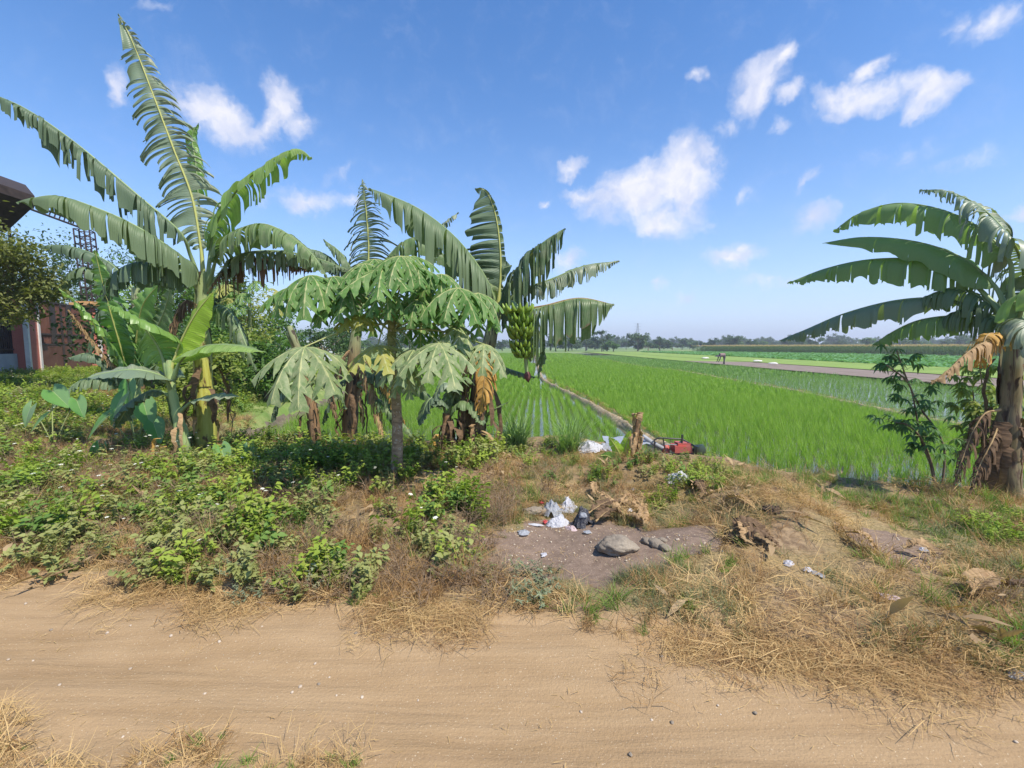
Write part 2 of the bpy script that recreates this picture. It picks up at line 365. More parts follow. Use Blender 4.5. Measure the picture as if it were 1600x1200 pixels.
def H(x, y):
    x = np.asarray(x, dtype=float); y = np.asarray(y, dtype=float)
    yr = yroad(x)+vnoise(x, y, .5)*.25
    off = ss(y, yr-.12, yr+.35)+(1-ss(y, ylow(x)-.3, ylow(x)+.1))*(y < 2.6)
    off = np.clip(off, 0, 1)
    near = (y < 30)
    ruts = 0.014*np.sin((y+.13*x)*9.0+vnoise(x, y, .9)*2.5)+.006*np.sin((y+.12*x)*41+vnoise(x, y, .6)*5)+.008*vnoise(x, y, .12)+.05*vnoise(x, y, 1.4)
    bumps = .05+.14*vnoise(x, y, 1.1)+.07*vnoise(x, y, .35)+.03*vnoise(x, y, .12)
    land = ruts*(1-off)+bumps*off
    land = land+.45*ss(-x, 5.5, 15)*ss(y, yr, yr+3)
    # heaped straw, spoil and mounds on the verge
    for (a, b, r, hh) in MOUNDS: land = land+hh*np.exp(-(((x-a)**2+(y-b)**2)/r**2))
    yp = ypad(x)+vnoise(x, y, .7)*.35
    pad = ss(y, yp-.15, yp+.35)*ss(x-(xbank(y)+vnoise(x, y, 1.0)*.5), 0, .5)
    land = np.where((x < -6) & (y > 30), .15, land)
    return land*(1-pad)+(PZ-.03+.03*vnoise(x, y, .4))*pad, pad, off
def mp(px, py, r, h): g = G(px, py, 0); return (g.x, g.y, r, h)
MOUNDS = [mp(1215,812,.42,.17), mp(1190,845,.30,.08), mp(985,745,.5,.16), mp(860,700,.6,.10), mp(720,735,.6,.12), mp(1290,850,.5,.07), mp(880,870,.8,-.08)]
def Hs(x, y): return float(H(np.array([x]), np.array([y]))[0][0])
def gnd(px, py, z0=0.0):               # point on the terrain seen at a photo position
    p = G(px, py, z0)
    for _ in range(8): p = G(px, py, Hs(p.x, p.y))
    return p
def axis(parts):
    out = []
    for a, b, st in parts: out += list(np.arange(a, b-1e-6, st))
    return np.array(out)
gx = np.concatenate((-np.geomspace(1450, 62, 18), axis([(-60, -14, .6), (-14, 14, .055), (14, 60, .6)]), np.geomspace(60, 1450, 18)))
gy = np.concatenate((-np.geomspace(30, 3, 6), axis([(-2, .6, .2), (.6, 11, .05), (11, 24, .2), (24, 90, 1.2)]), np.geomspace(90, 1450, 20)))
X, Y = np.meshgrid(gx, gy); Z, PAD, OFF = H(X, Y)
Vv = np.stack((X.ravel(), Y.ravel(), Z.ravel()), 1); nx = len(gx); ny = len(gy)
ii = (np.arange(ny-1)[:, None]*nx+np.arange(nx-1)[None, :]).ravel()
quads = np.stack((ii, ii+1, ii+nx+1, ii+nx), 1)
cx = Vv[quads, 0].mean(1); cy = Vv[quads, 1].mean(1)
isroad = (cy < yroad(cx)+vnoise(cx, cy, .5)*.25+vnoise(cx, cy, .15)*.12) & (cy > ylow(cx)+vnoise(cx, cy, .3)*.2)
padf = PAD.ravel()[quads].mean(1) > .5
def inpoly(x, y, poly):
    x = np.asarray(x); y = np.asarray(y); r = np.zeros(x.shape, bool); n = len(poly)
    for i in range(n):
        x1, y1 = poly[i]; x2, y2 = poly[(i+1) % n]
        c = ((y1 > y) != (y2 > y)) & (x < (x2-x1)*(y-y1)/((y2-y1) if y2 != y1 else 1e-9)+x1); r ^= c
    return r
def wpoly(pts, z=0.0): return [(G(a, b, z).x, G(a, b, z).y) for a, b in pts]
BARE = [wpoly([(770,835),(840,812),(930,812),(1030,842),(1110,868),(1120,888),(1040,905),(900,893),(800,880)]), wpoly([(1310,865),(1380,850),(1480,885),(1420,905)])]
def bare_at(x, y):
    jx = x+vnoise(x, y, .3)*.55+vnoise(x, y, .09)*.22; jy = y+vnoise(y, x, .3)*.4+vnoise(y, x, .09)*.18; r = np.zeros(np.shape(x), bool)
    for p in BARE: r |= inpoly(jx, jy, p)
    return r
def submesh(name, mask, mt, label=None):
    q = quads[mask]; used, inv = np.unique(q, return_inverse=True); me = bpy.data.meshes.new(name)
    fill(me, Vv[used], inv.reshape(q.shape)); me.materials.append(mt); me.polygons.foreach_set('use_smooth', [True]*len(me.polygons))
    vx, vy = Vv[used, 0], Vv[used, 1]; vz = np.where(vy < 2.5, 1.0, 0.0)*(vy < ylow(vx)+.5)+1-ss(vy, yroad(vx)+vnoise(vx, vy, .5)*.25+.0, yroad(vx)+.45+vnoise(vx, vy, .4)*.4); at = me.attributes.new('nearroad', 'FLOAT', 'POINT'); at.data.foreach_set('value', vz.astype(np.float32)); at = me.attributes.new('bare', 'FLOAT', 'POINT'); at.data.foreach_set('value', bare_at(vx, vy).astype(np.float32))
    o = bpy.data.objects.new(name, me); col.objects.link(o); tag(o, label, kind='structure'); return o
def road_col(N):
    pos = wpos(N); n1 = N.noise(1.3, 5, .6, pos); st = N.noise(1, 5, .62, N.vm('MULTIPLY', pos, (.8, 7, 1))); fine = N.noise(70, 4, .7, pos)
    c = N.mix(N.sm(n1, .3, .7), (.285, .188, .098), (.345, .235, .13)); c = N.mix(N.m('MULTIPLY', N.sm(st, .35, .7), .5), c, (.39, .275, .16)); st2 = N.noise(1, 4, .6, N.vm('MULTIPLY', pos, (1.1, 26, 1))); c = N.mix(N.m('MULTIPLY', N.sm(st2, .45, .75), .32), c, (.25, .17, .10))
    c = N.mix(N.m('MULTIPLY', N.sm(N.noise(180, 2, .5, pos), .62, .7), .6), c, (.22, .15, .10))
    c = N.mix(N.m('MULTIPLY', N.sm(N.noise(120, 2, .5, N.vm('ADD', pos, (3, 7, 1))), .66, .72), .6), c, (.62, .52, .38))
    return c, N.m('ADD', N.m('MULTIPLY', fine, .5), N.m('SUBTRACT', st, N.m('MULTIPLY', st2, .5)))
def road_mat(N):
    c, bmp = road_col(N); return pbsdf(N, c, .9, .12, bmp, .55, .03)
def verge_mat(N):
    pos = wpos(N); a = N.n('ShaderNodeAttribute', attribute_name='bare').outputs['Fac']
    n1 = N.noise(1.6, 6, .62, pos); n2 = N.noise(14, 6, .65, pos); n3 = N.noise(55, 4, .7, pos)
    soil = N.mix(N.sm(n2, .3, .7), (.14, .095, .06), (.33, .235, .14)); soil = N.mix(N.sm(n1, .42, .62), soil, N.mix(N.sm(n3, .3, .7), (.15, .12, .055), (.33, .25, .13)))
    bare = N.mix(N.sm(n2, .3, .7), (.165, .118, .09), (.235, .172, .132)); bare = N.mix(N.m('MULTIPLY', N.sm(n3, .6, .68), .8), bare, (.52, .42, .30))
    c = N.mix(N.sm(N.m('ADD', a, N.m('MULTIPLY', N.m('SUBTRACT', n2, .5), .8)), .3, .6), soil, bare)
    sp = N.n('ShaderNodeSeparateXYZ'); N.l(pos, sp.inputs[0]); c = N.mix(N.m('MULTIPLY', N.sm(sp.outputs[1], 7.0, 9.5), N.m('SUBTRACT', 1.0, N.sm(sp.outputs[0], -5.5, -3.5))), c, N.mix(N.sm(n1, .35, .65), (.13, .20, .05), (.24, .27, .10)))
    nr = N.n('ShaderNodeAttribute', attribute_name='nearroad').outputs['Fac']; c = N.mix(N.sm(N.m('ADD', nr, N.m('MULTIPLY', N.m('SUBTRACT', n2, .5), .5)), .35, .75), c, road_col(N)[0])
    return pbsdf(N, c, .92, .1, N.m('ADD', n2, n3), .45, .02)
def mud_mat(N):
    pos = wpos(N); sep = N.n('ShaderNodeSeparateXYZ'); N.l(pos, sep.inputs[0])
    c = N.mix(N.sm(N.noise(6, 5, .6, pos), .3, .7), (.10, .08, .055), (.17, .14, .10))
    far = N.mix(N.sm(N.noise(.02, 4, .6, pos), .4, .6), (.13, .21, .05), (.20, .26, .09))
    c = N.mix(N.sm(sep.outputs[1], 90, 150), c, far)
    return pbsdf(N, c, .8, .2)
M['road'] = mat('packed dirt', road_mat); M['verge'] = mat('verge soil', verge_mat); M['mud'] = mat('paddy mud', mud_mat)
submesh('dirt_road', isroad, M['road']); submesh('ground', ~isroad & ~padf, M['verge']); submesh('paddy_field', padf & ~isroad, M['mud'])
def water_mat(N):
    pos = wpos(N); w = N.noise(5, 3, .5, pos)
    b = pbsdf(N, N.mix(N.sm(N.noise(3, 4, .6, pos), .4, .7), (.09, .08, .06), (.15, .13, .10)), .06, .5, w, .08, .01); return b
M['water'] = mat('paddy water', water_mat)
def sheet(name, pts, z, mt, label=None, sub=1):
    mb = MB(); mb.quad([(x, y, z) for x, y in pts]); o = mb.build(name, mt, smooth=False); return tag(o, label, kind='structure')
sheet('paddy_water', [(-30, 5.2), (21.2, 3.0), (21.2, 118), (-30, 118)], PZ-.015, M['water'])
# dikes (bunds) between the paddies
def bund(name, ptspx, z, w, h, mt):
    g = [G(a, b, z) for a, b in ptspx]; pts, L = resample([(p.x, p.y, 0) for p in g], 260); mb = MB(); rows = []
    for i, p in enumerate(pts):
        t = (pts[min(i+1, 259)]-pts[max(0, i-1)]).normalized(); s = Vector((t.y, -t.x, 0)); ww = w*(1+.5*float(vnoise(p.x*3, p.y, .8)))
        rows.append([(p.x+s.x*ww*k, p.y+s.y*ww*k, PZ-.06+(h+.06)*max(0, 1-abs(k)**2.2)*(1+.5*float(vnoise(p.x+k, p.y, .25)))) for k in np.linspace(-1, 1, 9)])
    mb.grid(rows); o = mb.build(name, mt); tag(o, kind='structure'); return pts
def bund_mat(N):
    pos = wpos(N); n2 = N.noise(12, 6, .65, pos); return pbsdf(N, N.mix(N.sm(n2, .35, .65), (.24, .19, .12), (.46, .38, .25)), .9, .1, n2, .8, .05)
M['bund'] = mat('bund soil', bund_mat)
B1 = bund('field_bund', [(1130,728),(1100,716),(1055,693),(1010,675),(960,645),(900,614),(850,590),(842,575),(838,562),(836,553)], -.15, .14, .13, M['bund'])
B2 = bund('field_bund', [(1700,702),(1540,665),(1400,640),(1240,607),(1144,592),(1065,578),(994,570),(940,560),(900,553)], -.2, .14, .10, M['bund'])
b1y = sorted((p.y, p.x) for p in B1); b2y = sorted((p.y, p.x) for p in B2)
def xb1(y): return np.interp(y, [a for a, b in b1y], [b for a, b in b1y])
def xb2(y): return np.interp(y, [a for a, b in b2y], [b for a, b in b2y])
M['mudplot'] = plain('dry mud plot', (.19, .15, .125), (.25, .20, .17), .8, .9, .1)
M['grassplot'] = plain('seedling grass', (.17, .26, .06), (.23, .31, .08), .3, .9, .1)
sheet('mud_plot', [(21.2, 14), (27.4, 14), (27.5, 52), (21.2, 56)], PZ+.12, M['mudplot'])
sheet('grass_strip', [(27.4, 14), (37, 14), (40, 150), (29, 150), (27.5, 52)], PZ+.16, M['grassplot'])
sheet('grass_strip', [(21.2, 56), (27.5, 52), (29, 150), (23, 150)], PZ+.13, M['grassplot'])
# ---------------------------------------------------------------- scattered ground cover (kind = stuff)
def scatter(name, label, protos, pts, scale, tilt=.15, idx=None):
    pts = np.asarray(pts, dtype=np.float32); n = len(pts)
    me = bpy.data.meshes.new(name); me.vertices.add(n)
    o = bpy.data.objects.new(name, me); col.objects.link(o)
    org = pts.mean(0); me.vertices.foreach_set('co', (pts-org).ravel()); o.location = org.tolist()
    rot = np.stack((rng.normal(0, tilt, n), rng.normal(0, tilt, n), rng.uniform(0, 6.283, n)), 1).astype(np.float32)
    a = me.attributes.new('rot', 'FLOAT_VECTOR', 'POINT'); a.data.foreach_set('vector', rot.ravel())
    s = rng.uniform(scale[0], scale[1], n).astype(np.float32) if isinstance(scale, tuple) else np.asarray(scale, dtype=np.float32)
    a = me.attributes.new('scl', 'FLOAT', 'POINT'); a.data.foreach_set('value', s)
    a = me.attributes.new('idx', 'INT', 'POINT'); a.data.foreach_set('value', (rng.integers(0, len(protos), n) if idx is None else idx).astype(np.int32))
    ng = bpy.data.node_groups.new(name, 'GeometryNodeTree'); ng.interface.new_socket('Geometry', in_out='INPUT', socket_type='NodeSocketGeometry')
    ng.interface.new_socket('Geometry', in_out='OUTPUT', socket_type='NodeSocketGeometry')
    nd = ng.nodes; gi = nd.new('NodeGroupInput'); go = nd.new('NodeGroupOutput'); iop = nd.new('GeometryNodeInstanceOnPoints'); jn = nd.new('GeometryNodeJoinGeometry')
    for p in protos:
        oi = nd.new('GeometryNodeObjectInfo'); oi.inputs['Object'].default_value = p; oi.inputs['As Instance'].default_value = True; ng.links.new(oi.outputs['Geometry'], jn.inputs[0])
    iop.inputs['Pick Instance'].default_value = True
    def att(nm, ty):
        k = nd.new('GeometryNodeInputNamedAttribute'); k.data_type = ty; k.inputs['Name'].default_value = nm; return k.outputs['Attribute']
    ng.links.new(gi.outputs[0], iop.inputs['Points']); ng.links.new(jn.outputs[0], iop.inputs['Instance'])
    ng.links.new(att('idx', 'INT'), iop.inputs['Instance Index']); ng.links.new(att('rot', 'FLOAT_VECTOR'), iop.inputs['Rotation']); ng.links.new(att('scl', 'FLOAT'), iop.inputs['Scale'])
    ng.links.new(iop.outputs[0], go.inputs[0])
    md = o.modifiers.new('cover', 'NODES'); md.node_group = ng
    return tag(o, label, kind='stuff')
def U(a, b): return random.uniform(a, b)
def blade(mb, base, yaw, lean, L, w, seg=3, curl=.8, twist=0):
    d = Vector((math.cos(yaw), math.sin(yaw), 0)); s = Vector((-d.y, d.x, 0)); rows = []; p = Vector(base); th = math.pi/2-lean
    if twist: s = (s*math.cos(twist)+Vector((0, 0, 1))*math.sin(twist))
    for k in range(seg+1):
        t = k/seg; ww = w*(1-t**2*.93)/2; rows.append([p-s*ww, p+s*ww]); th -= curl/seg; p = p+(d*math.cos(th)+Vector((0, 0, math.sin(th))))*(L/seg)
    mb.grid(rows)
def leaflet(mb, base, dirv, L, W, nrm=Vector((0, 0, 1)), fold=.25, bend=.3):
    d = dirv.normalized(); s = d.cross(nrm)
    if s.length < 1e-4: s = d.orthogonal()
    s.normalize(); n = s.cross(d)
    prof = ((0, .05), (.3, .9), (.6, .8), (1, .04)); rows = []
    for t, w in prof:
        c = base+d*L*t-n*bend*L*t*t; rows.append([c-s*W*w/2+n*fold*W*w/2, c, c+s*W*w/2+n*fold*W*w/2])
    mb.grid(rows)
def proto(name, mb, mt): return mb.build(name, mt, link=False)
def weed_proto(mt, h=.3, ns=5, nl=12, L=.05, W=.032, spread=.5, name='weed'):
    mb = MB()
    for _ in range(ns):
        yaw = U(0, 6.28); lean = U(0, spread); hh = h*U(.6, 1.1); p0 = Vector((U(-.05, .05), U(-.05, .05), 0)); d = Vector((math.cos(yaw)*math.sin(lean), math.sin(yaw)*math.sin(lean), math.cos(lean)))
        mb.tube([p0, p0+d*hh*.5, p0+d*hh+Vector((0, 0, -.02))], [.003, .0025, .0015], 3, False)
        for k in range(nl):
            t = U(.2, 1.02); a = U(0, 6.28); q = p0+d*hh*t; dv = Vector((math.cos(a), math.sin(a), U(-.1, .6))); l = L*U(.6, 1.25)
            leaflet(mb, q, dv, l, l*W/L, Vector((U(-.4, .4), U(-.4, .4), 1)))
    return proto(name, mb, mt)
def tuft_proto(mt, h=.25, n=30, w=.006, spread=.5, r=.04, curl=1.0, name='tuft'):
    mb = MB()
    for _ in range(n):
        a = U(0, 6.28); rr = r*math.sqrt(U(0, 1)); blade(mb, (rr*math.cos(a), rr*math.sin(a), -.01), U(0, 6.28), U(0, spread), h*U(.5, 1.1), w*U(.7, 1.3), 3, U(.2, curl))
    return proto(name, mb, mt)
def straw_proto(mt, n=26, r=.18, L=.2, w=.005, h=.03, name='straw'):
    mb = MB()
    for _ in range(n):
        a = U(0, 6.28); rr = r*math.sqrt(U(0, 1)); y = U(0, 6.28); l = L*U(.3, 1.2); p = Vector((rr*math.cos(a), rr*math.sin(a), U(.004, h))); d = Vector((math.cos(y), math.sin(y), U(-.12, .22)))
        s = Vector((-d.y, d.x, U(-.6, .6))).normalized()*w*U(.5, 1.3)/2; q = p+d*l*.5+Vector((0, 0, U(-.01, .02))); e = p+d*l+Vector((U(-.03, .03), U(-.03, .03), 0))
        mb.grid([[p-s, p+s], [q-s, q+s], [e-s*.4, e+s*.4]])
    return proto(name, mb, mt)
def twig_proto(n=14, h=.35, name='twigs'):
    mb = MB()
    for _ in range(n):
        y = U(0, 6.28); ln = U(.2, 1.3); p = Vector((U(-.08, .08), U(-.08, .08), 0)); d = Vector((math.cos(y)*math.sin(ln), math.sin(y)*math.sin(ln), math.cos(ln))); hh = h*U(.5, 1.1)
        m = p+d*hh*.55+Vector((U(-.03, .03), U(-.03, .03), 0)); mb.tube([p, m, p+d*hh+Vector((0, 0, -.03))], [.003, .0022, .001], 3, False)
        for _ in range(3):
            e = Vector((U(-1, 1), U(-1, 1), U(-.1, .8))).normalized()*.1; mb.tube([m, m+e], [.0018, .0008], 3, False)
    return proto(name, mb, M['twig'])
def litter_proto(n=5, L=.09):
    mb = MB()
    for _ in range(n):
        y = U(0, 6.28); leaflet(mb, Vector((U(-.12, .12), U(-.12, .12), U(.01, .04))), Vector((math.cos(y), math.sin(y), U(-.1, .3))), L*U(.5, 1.3), L*U(.15, .4), Vector((U(-.6, .6), U(-.6, .6), 1)), U(-.4, .9), U(-.3, .5))
    return proto('litter', mb, M['litter'])
def in_any(x, y, polys):
    r = np.zeros(len(x), bool)
    for p in polys: r |= inpoly(x, y, p)
    return r
def sample(poly, dens, keep=None, edge=.25, sink=.0):
    xs = [p[0] for p in poly]; ys = [p[1] for p in poly]; A = (max(xs)-min(xs))*(max(ys)-min(ys)); n = int(A*dens)
    x = rng.uniform(min(xs), max(xs), n); y = rng.uniform(min(ys), max(ys), n); jx = x+vnoise(x, y, .4)*edge*2; jy = y+vnoise(y, x, .4)*edge*2
    m = inpoly(jx, jy, poly); x, y = x[m], y[m]
    if keep is not None: k = keep(x, y); x, y = x[k], y[k]
    return np.stack((x, y, H(x, y)[0]-sink), 1)
def notroad(x, y): return (y > yroad(x)+vnoise(x, y, .5)*.25+.02) | (y < ylow(x))
def land(x, y): return H(x, y)[1] < .4
def okl(x, y): return notroad(x, y) & land(x, y) & ~bare_at(x, y)

W_ = [weed_proto(M['weed'], .20, 7, 12, .036, .024, .7), weed_proto(M['weed'], .28, 7, 14, .042, .027, .6), weed_proto(M['weed_dark'], .24, 7, 13, .04, .026, .7), weed_proto(M['weed_dusty'], .22, 7, 12, .04, .027, .7)]
WD = [weed_proto(M['weed_dusty'], .2, 8, 12, .038, .028, .8), weed_proto(M['weed_dusty'], .14, 8, 11, .032, .022, 1.0)]
WG = [weed_proto(M['weed_grey'], .12, 10, 14, .022, .012, 1.1), weed_proto(M['weed_grey'], .09, 9, 12, .02, .01, 1.3)]
GT = [tuft_proto(M['grass'], .22, 30, .006, .7), tuft_proto(M['grass'], .14, 26, .005, .9)]
GG = [tuft_proto(M['grass_grey'], .10, 34, .004, 1.0, .06), tuft_proto(M['grass_grey'], .14, 30, .004, .9, .06)]
DT = [tuft_proto(M['straw'], .2, 34, .0038, 1.0, .07, 1.6), tuft_proto(M['straw_dark'], .17, 40, .0035, 1.2, .09, 1.6), tuft_proto(M['straw_dark'], .24, 34, .0035, .9, .08, 1.2)]
ST = [straw_proto(M['straw'], 40, .18, .15, .0035, .03), straw_proto(M['straw'], 44, .22, .2, .0035, .05), straw_proto(M['straw_dark'], 46, .2, .16, .0035, .04)]
TW = [twig_proto(), twig_proto(18, .26)]; LT = [litter_proto(), litter_proto(4, .14)]

left_w = wpoly([(-500,600),(0,618),(150,640),(300,700),(420,712),(600,735),(640,800),(745,775),(760,850),(730,905),(640,925),(500,925),(330,918),(150,893),(0,882),(-500,880)])
left_dense = wpoly([(0,650),(200,690),(330,720),(560,735),(600,800),(740,780),(700,850),(600,870),(420,905),(180,880),(0,865)])
def clump(s, thr): return lambda x, y: okl(x, y) & (vnoise(x, y, s)+.5*vnoise(y, x, s*.35) > thr)
scatter('green_weeds', 'leafy green weeds covering the bank left of the trash heap', W_, np.concatenate((sample(left_w, 50, clump(.4, .05)), sample(wpoly([(340,695),(760,700),(800,735),(640,770),(380,750)]), 70, clump(.3, -.1)), sample(wpoly([(0,720),(330,740),(560,770),(520,860),(200,850),(0,820)]), 12, clump(.5, .0)), sample([(-22, 8), (-6.6, 7.2), (-6.2, 9), (-8.8, 24), (-15, 25), (-22, 15)], 24, clump(1.2, -.25)))), (.6, 1.5), .28)
scatter('dusty_weeds', 'dusty pale green weeds along the left road edge', WD, np.concatenate((sample(wpoly([(-500,780),(300,790),(560,830),(760,850),(760,930),(560,955),(350,938),(100,912),(-500,880)]), 55, clump(.35, -.02)), sample(left_w, 8, clump(.4, .05)))), (.6, 1.35), .3)
scatter('green_weeds', 'low green weeds around the banana stump and lemongrass', W_, np.concatenate([sample(wpoly(p), 34, clump(.3, -.18)) for p in (
    [(760,700),(860,700),(900,740),(800,760)], [(960,738),(1110,732),(1160,755),(1080,795),(1000,780)],
    [(745,715),(840,715),(850,745),(760,745)], [(900,742),(960,735),(1100,738),(1130,760),(1080,775),(1000,790),(930,775)], [(1010,790),(1110,760),(1120,800),(1020,820)], [(820,730),(900,725),(910,770),(850,780)])]), (.45, .9), .25)
scatter('green_weeds', 'bright leafy weed patch at the right edge below the right banana plant', W_[:2], sample(wpoly([(1520,835),(1620,825),(1700,860),(1560,868)]), 70, okl), (.5, .8), .2)
all_left = wpoly([(-500,590),(300,640),(760,705),(760,880),(800,960),(500,975),(0,915),(-500,900)])
right_v = wpoly([(740,735),(900,712),(1130,728),(1480,775),(1900,840),(2100,1300),(1600,1105),(1150,1035),(950,1010),(780,985),(740,900)])
front = wpoly([(-600,1000),(0,1075),(250,1140),(560,1215),(500,1700),(-600,1700)])
scatter('dry_grass', 'tufts of dry brown grass on the verge', DT, np.concatenate((sample(all_left, 120, clump(.3, -.15)), sample(right_v, 80, clump(.5, -.12)))), (.4, 1.15), .45)
scatter('grass', 'green grass tufts on the verge', GT, np.concatenate((sample(all_left, 22, clump(.5, .0)), sample([(-16, 6.5), (-5.2, 6.8), (-5.6, 9), (-8.6, 24), (-24, 26), (-22, 12)], 60, clump(.7, -.4)), sample(right_v, 36, clump(.5, .0)), sample(wpoly([(1080,735),(1200,752),(1480,782),(1700,830),(1600,880),(1420,850),(1250,805),(1100,775)]), 85, clump(.4, -.2)))), (.4, 1.0), .35)
scatter('grass', 'short grey green grass at the middle of the road edge', GG, np.concatenate((sample(wpoly([(880,905),(1010,900),(1180,925),(1230,985),(1130,1005),(960,965)]), 120, clump(.35, -.2)), sample(right_v, 120, clump(.4, -.03)), sample(wpoly([(1240,870),(1420,880),(1500,930),(1300,925)]), 60, clump(.4, -.1)))), (.6, 1.1), .35)
scatter('grey_herbs', 'low grey green creeping herbs left of the bare soil', WG, np.concatenate((sample(wpoly([(770,880),(850,880),(880,930),(820,955),(760,930)]), 95, notroad), sample(wpoly([(380,880),(520,905),(600,925),(520,935),(390,915)]), 70, clump(.3, -.1)))), (.8, 1.5), .3)
straw_r = wpoly([(1120,790),(1240,800),(1420,860),(1700,900),(1750,1110),(1400,1065),(1150,1030),(1180,940),(1120,900)])
edge = np.array([[x, yroad(x)+rng.normal(0.06, .13), 0] for x in rng.uniform(-5.5, 3.4, 1300)]); edge[:, 1] += .0; edge[:, 2] = H(edge[:, 0], edge[:, 1])[0]
edge = edge[(vnoise(edge[:, 0], edge[:, 1], .6) > np.where(edge[:, 0] < -.9, .12, -.15))]
scatter('straw', 'loose straw strewn over the verge and road edge', ST, np.concatenate((sample(all_left, 12, clump(.4, .02)), sample(right_v, 30, clump(.6, -.15)), sample(straw_r, 42, clump(.5, -.3)),
    sample(wpoly([(1150,780),(1260,790),(1330,850),(1200,850)]), 120, land))), (.4, 1.0), .25)
scatter('straw', 'flat straw along the edge of the dirt road', ST, edge, (.3, .8), .04)
scatter('dry_grass', 'dry straw coloured grass in the near left corner', [DT[0], ST[1], DT[1], GT[1]], sample(front, 420, lambda x, y: y < ylow(x)+vnoise(x, y, .3)*.35), (.25, .7), .5)
scatter('twigs', 'dead brown twigs tangled in the verge', TW, np.concatenate((sample(wpoly([(470,840),(780,840),(800,960),(480,950)]), 55, clump(.3, -.15)), sample(wpoly([(740,750),(860,760),(800,830),(730,840)]), 40, okl), sample(straw_r, 1.5, lambda x, y: okl(x, y) & (y > yroad(x)+.5)), sample(left_dense, 22, clump(.4, -.15)), sample(all_left, 6, okl))), (.5, 1.0), .3)
scatter('dry_grass', 'brown dried herbs at the road edge below the papaya', DT[1:], np.concatenate((sample(wpoly([(470,850),(780,850),(800,965),(480,955)]), 90, clump(.25, -.1)), sample(wpoly([(100,740),(380,740),(400,800),(100,820)]), 40, clump(.4, 0)))), (.6, 1.3), .4)
fl = MB()
for k in range(6): leaflet(fl, Vector((0, 0, .3)), Vector((math.cos(k*1.05), math.sin(k*1.05), .15)), .016, .012)
M['petal'] = im('white petal', (.75, .75, .68), (.7, .7, .6), .2)
scatter('wild_flowers', 'tiny white wild flowers over the left weeds', [proto('flower', fl, M['petal'])], sample(left_w, 5, okl), (.8, 1.4), .15)
scatter('leaf_litter', 'curled dry leaves lying on the verge', LT, np.concatenate((sample(right_v, 7, okl), sample(all_left, 5, okl), sample(wpoly([(640,700),(780,700),(830,780),(640,760)]), 30, land))), (.5, 1.2), .4)
def pebble_proto():
    mb = MB(); n = 7
    for la in range(4):
        pass
    rows = [[(math.cos(2*math.pi*k/n)*r*U(.75, 1.25), math.sin(2*math.pi*k/n)*r*U(.75, 1.25), z) for k in range(n)] for r, z in ((.010, -.003), (.014, .003), (.010, .010), (.001, .012))]
    mb.grid(rows, close=True); return proto('pebble', mb, M['pebble'])
M['pebble'] = im('pebble', (.34, .27, .20), (.55, .47, .38), 0, .9, .1)
CH_ = []
for _ in range(2):
    mb = MB()
    for _ in range(3): blade(mb, (U(-.05, .05), U(-.05, .05), .004), U(0, 6.28), 1.45, U(.02, .07), .003, 2, .1)
    CH_.append(proto('chaff', mb, M['straw']))
rd = wpoly([(-300,900),(400,945),(800,985),(1600,1098),(2000,1150),(1700,1900),(-300,1500)])
bare_all = np.concatenate([sample(p, 160, None) for p in BARE])
scatter('pebbles', 'small pebbles on the dirt road and bare soil', [pebble_proto() for _ in range(3)], np.concatenate((sample(rd, 14, None), bare_all[:260])), (.15, .75), .3)
scatter('straw', 'short chaff scattered on the dirt road and bare soil', CH_, np.concatenate((sample(rd, 45, lambda x, y: vnoise(x, y, .7) > -.12), bare_all)), (.4, 1.1), .1)
# rice
def rice_proto(mt, n=20, h=.32, w=.006, r=.05, nm='rice'): return tuft_proto(mt, h, n, w, .38, r, .55, nm)
RC = [rice_proto(M['rice']) for _ in range(3)]; RCW = [tuft_proto(M['rice'], .3, 22, .02, .4, .16, .5, 'rice') for _ in range(2)]; RCF = [tuft_proto(M['rice'], .34, 30, .06, .5, .4, .5, 'rice') for _ in range(2)]
RY = [tuft_proto(M['rice_young'], .24, 12, .008, .5, .05, .6, 'rice') for _ in range(2)]; RYF = [tuft_proto(M['rice_young'], .24, 20, .03, .5, .25, .5, 'rice') for _ in range(2)]
def rice(x0, x1, y0, y1, sp, jit=.3):
    xs = np.arange(x0, x1, sp*1.4); ys = np.arange(y0, y1, sp*.72); x, y = np.meshgrid(xs, ys); x = x.ravel(); y = y.ravel(); x = x+.06*y+rng.normal(0, sp*jit*.4, len(x)); y = y+rng.normal(0, sp*jit*.5, len(y))
    return x, y
def rfield(name, label, pr, spans, sp, y0, y1, scl, keepf, gap=.0):
    x, y = rice(-9-.06*y1, 21, y0, y1, sp); k = keepf(x, y) & (H(x, y)[1] > .75) & (vnoise(x, y, .8) > -.46+gap) & (np.abs(x-xb1(y)) > .30) & (np.abs(x-xb2(y)) > .26) & (np.abs(x) < y*1.35+2)
    x, y = x[k], y[k]; scatter(name, label, pr, np.stack((x, y, np.full(len(x), PZ)), 1), scl, .07)
lush = lambda x, y: (x < xb2(y)) & (x > xbank(y)+.5) & (rng.random(len(x)) < .16+.30*np.clip(y-ypad(x), 0, 9)+.8*vnoise(x, y, .6))
young = lambda x, y: (x > xb2(y)) & (x < 21.1)
rfield('rice', 'lush green rice standing in the near flooded paddies', RC, None, .155, 5.5, 17, (.7, 1.15), lush)
rfield('rice', 'lush green rice in the middle distance', RCW, None, .30, 17, 48, (.85, 1.15), lush)
rfield('rice', 'bright green rice stretching to the far trees', RCF, None, .8, 48, 118, (.85, 1.15), lush)
rfield('rice', 'thin pale young rice in the right paddy', RY, None, .24, 8, 28, (.8, 1.1), young)
rfield('rice', 'thin pale young rice further up the right paddy', RYF, None, .5, 28, 90, (.8, 1.1), young)
bs = []
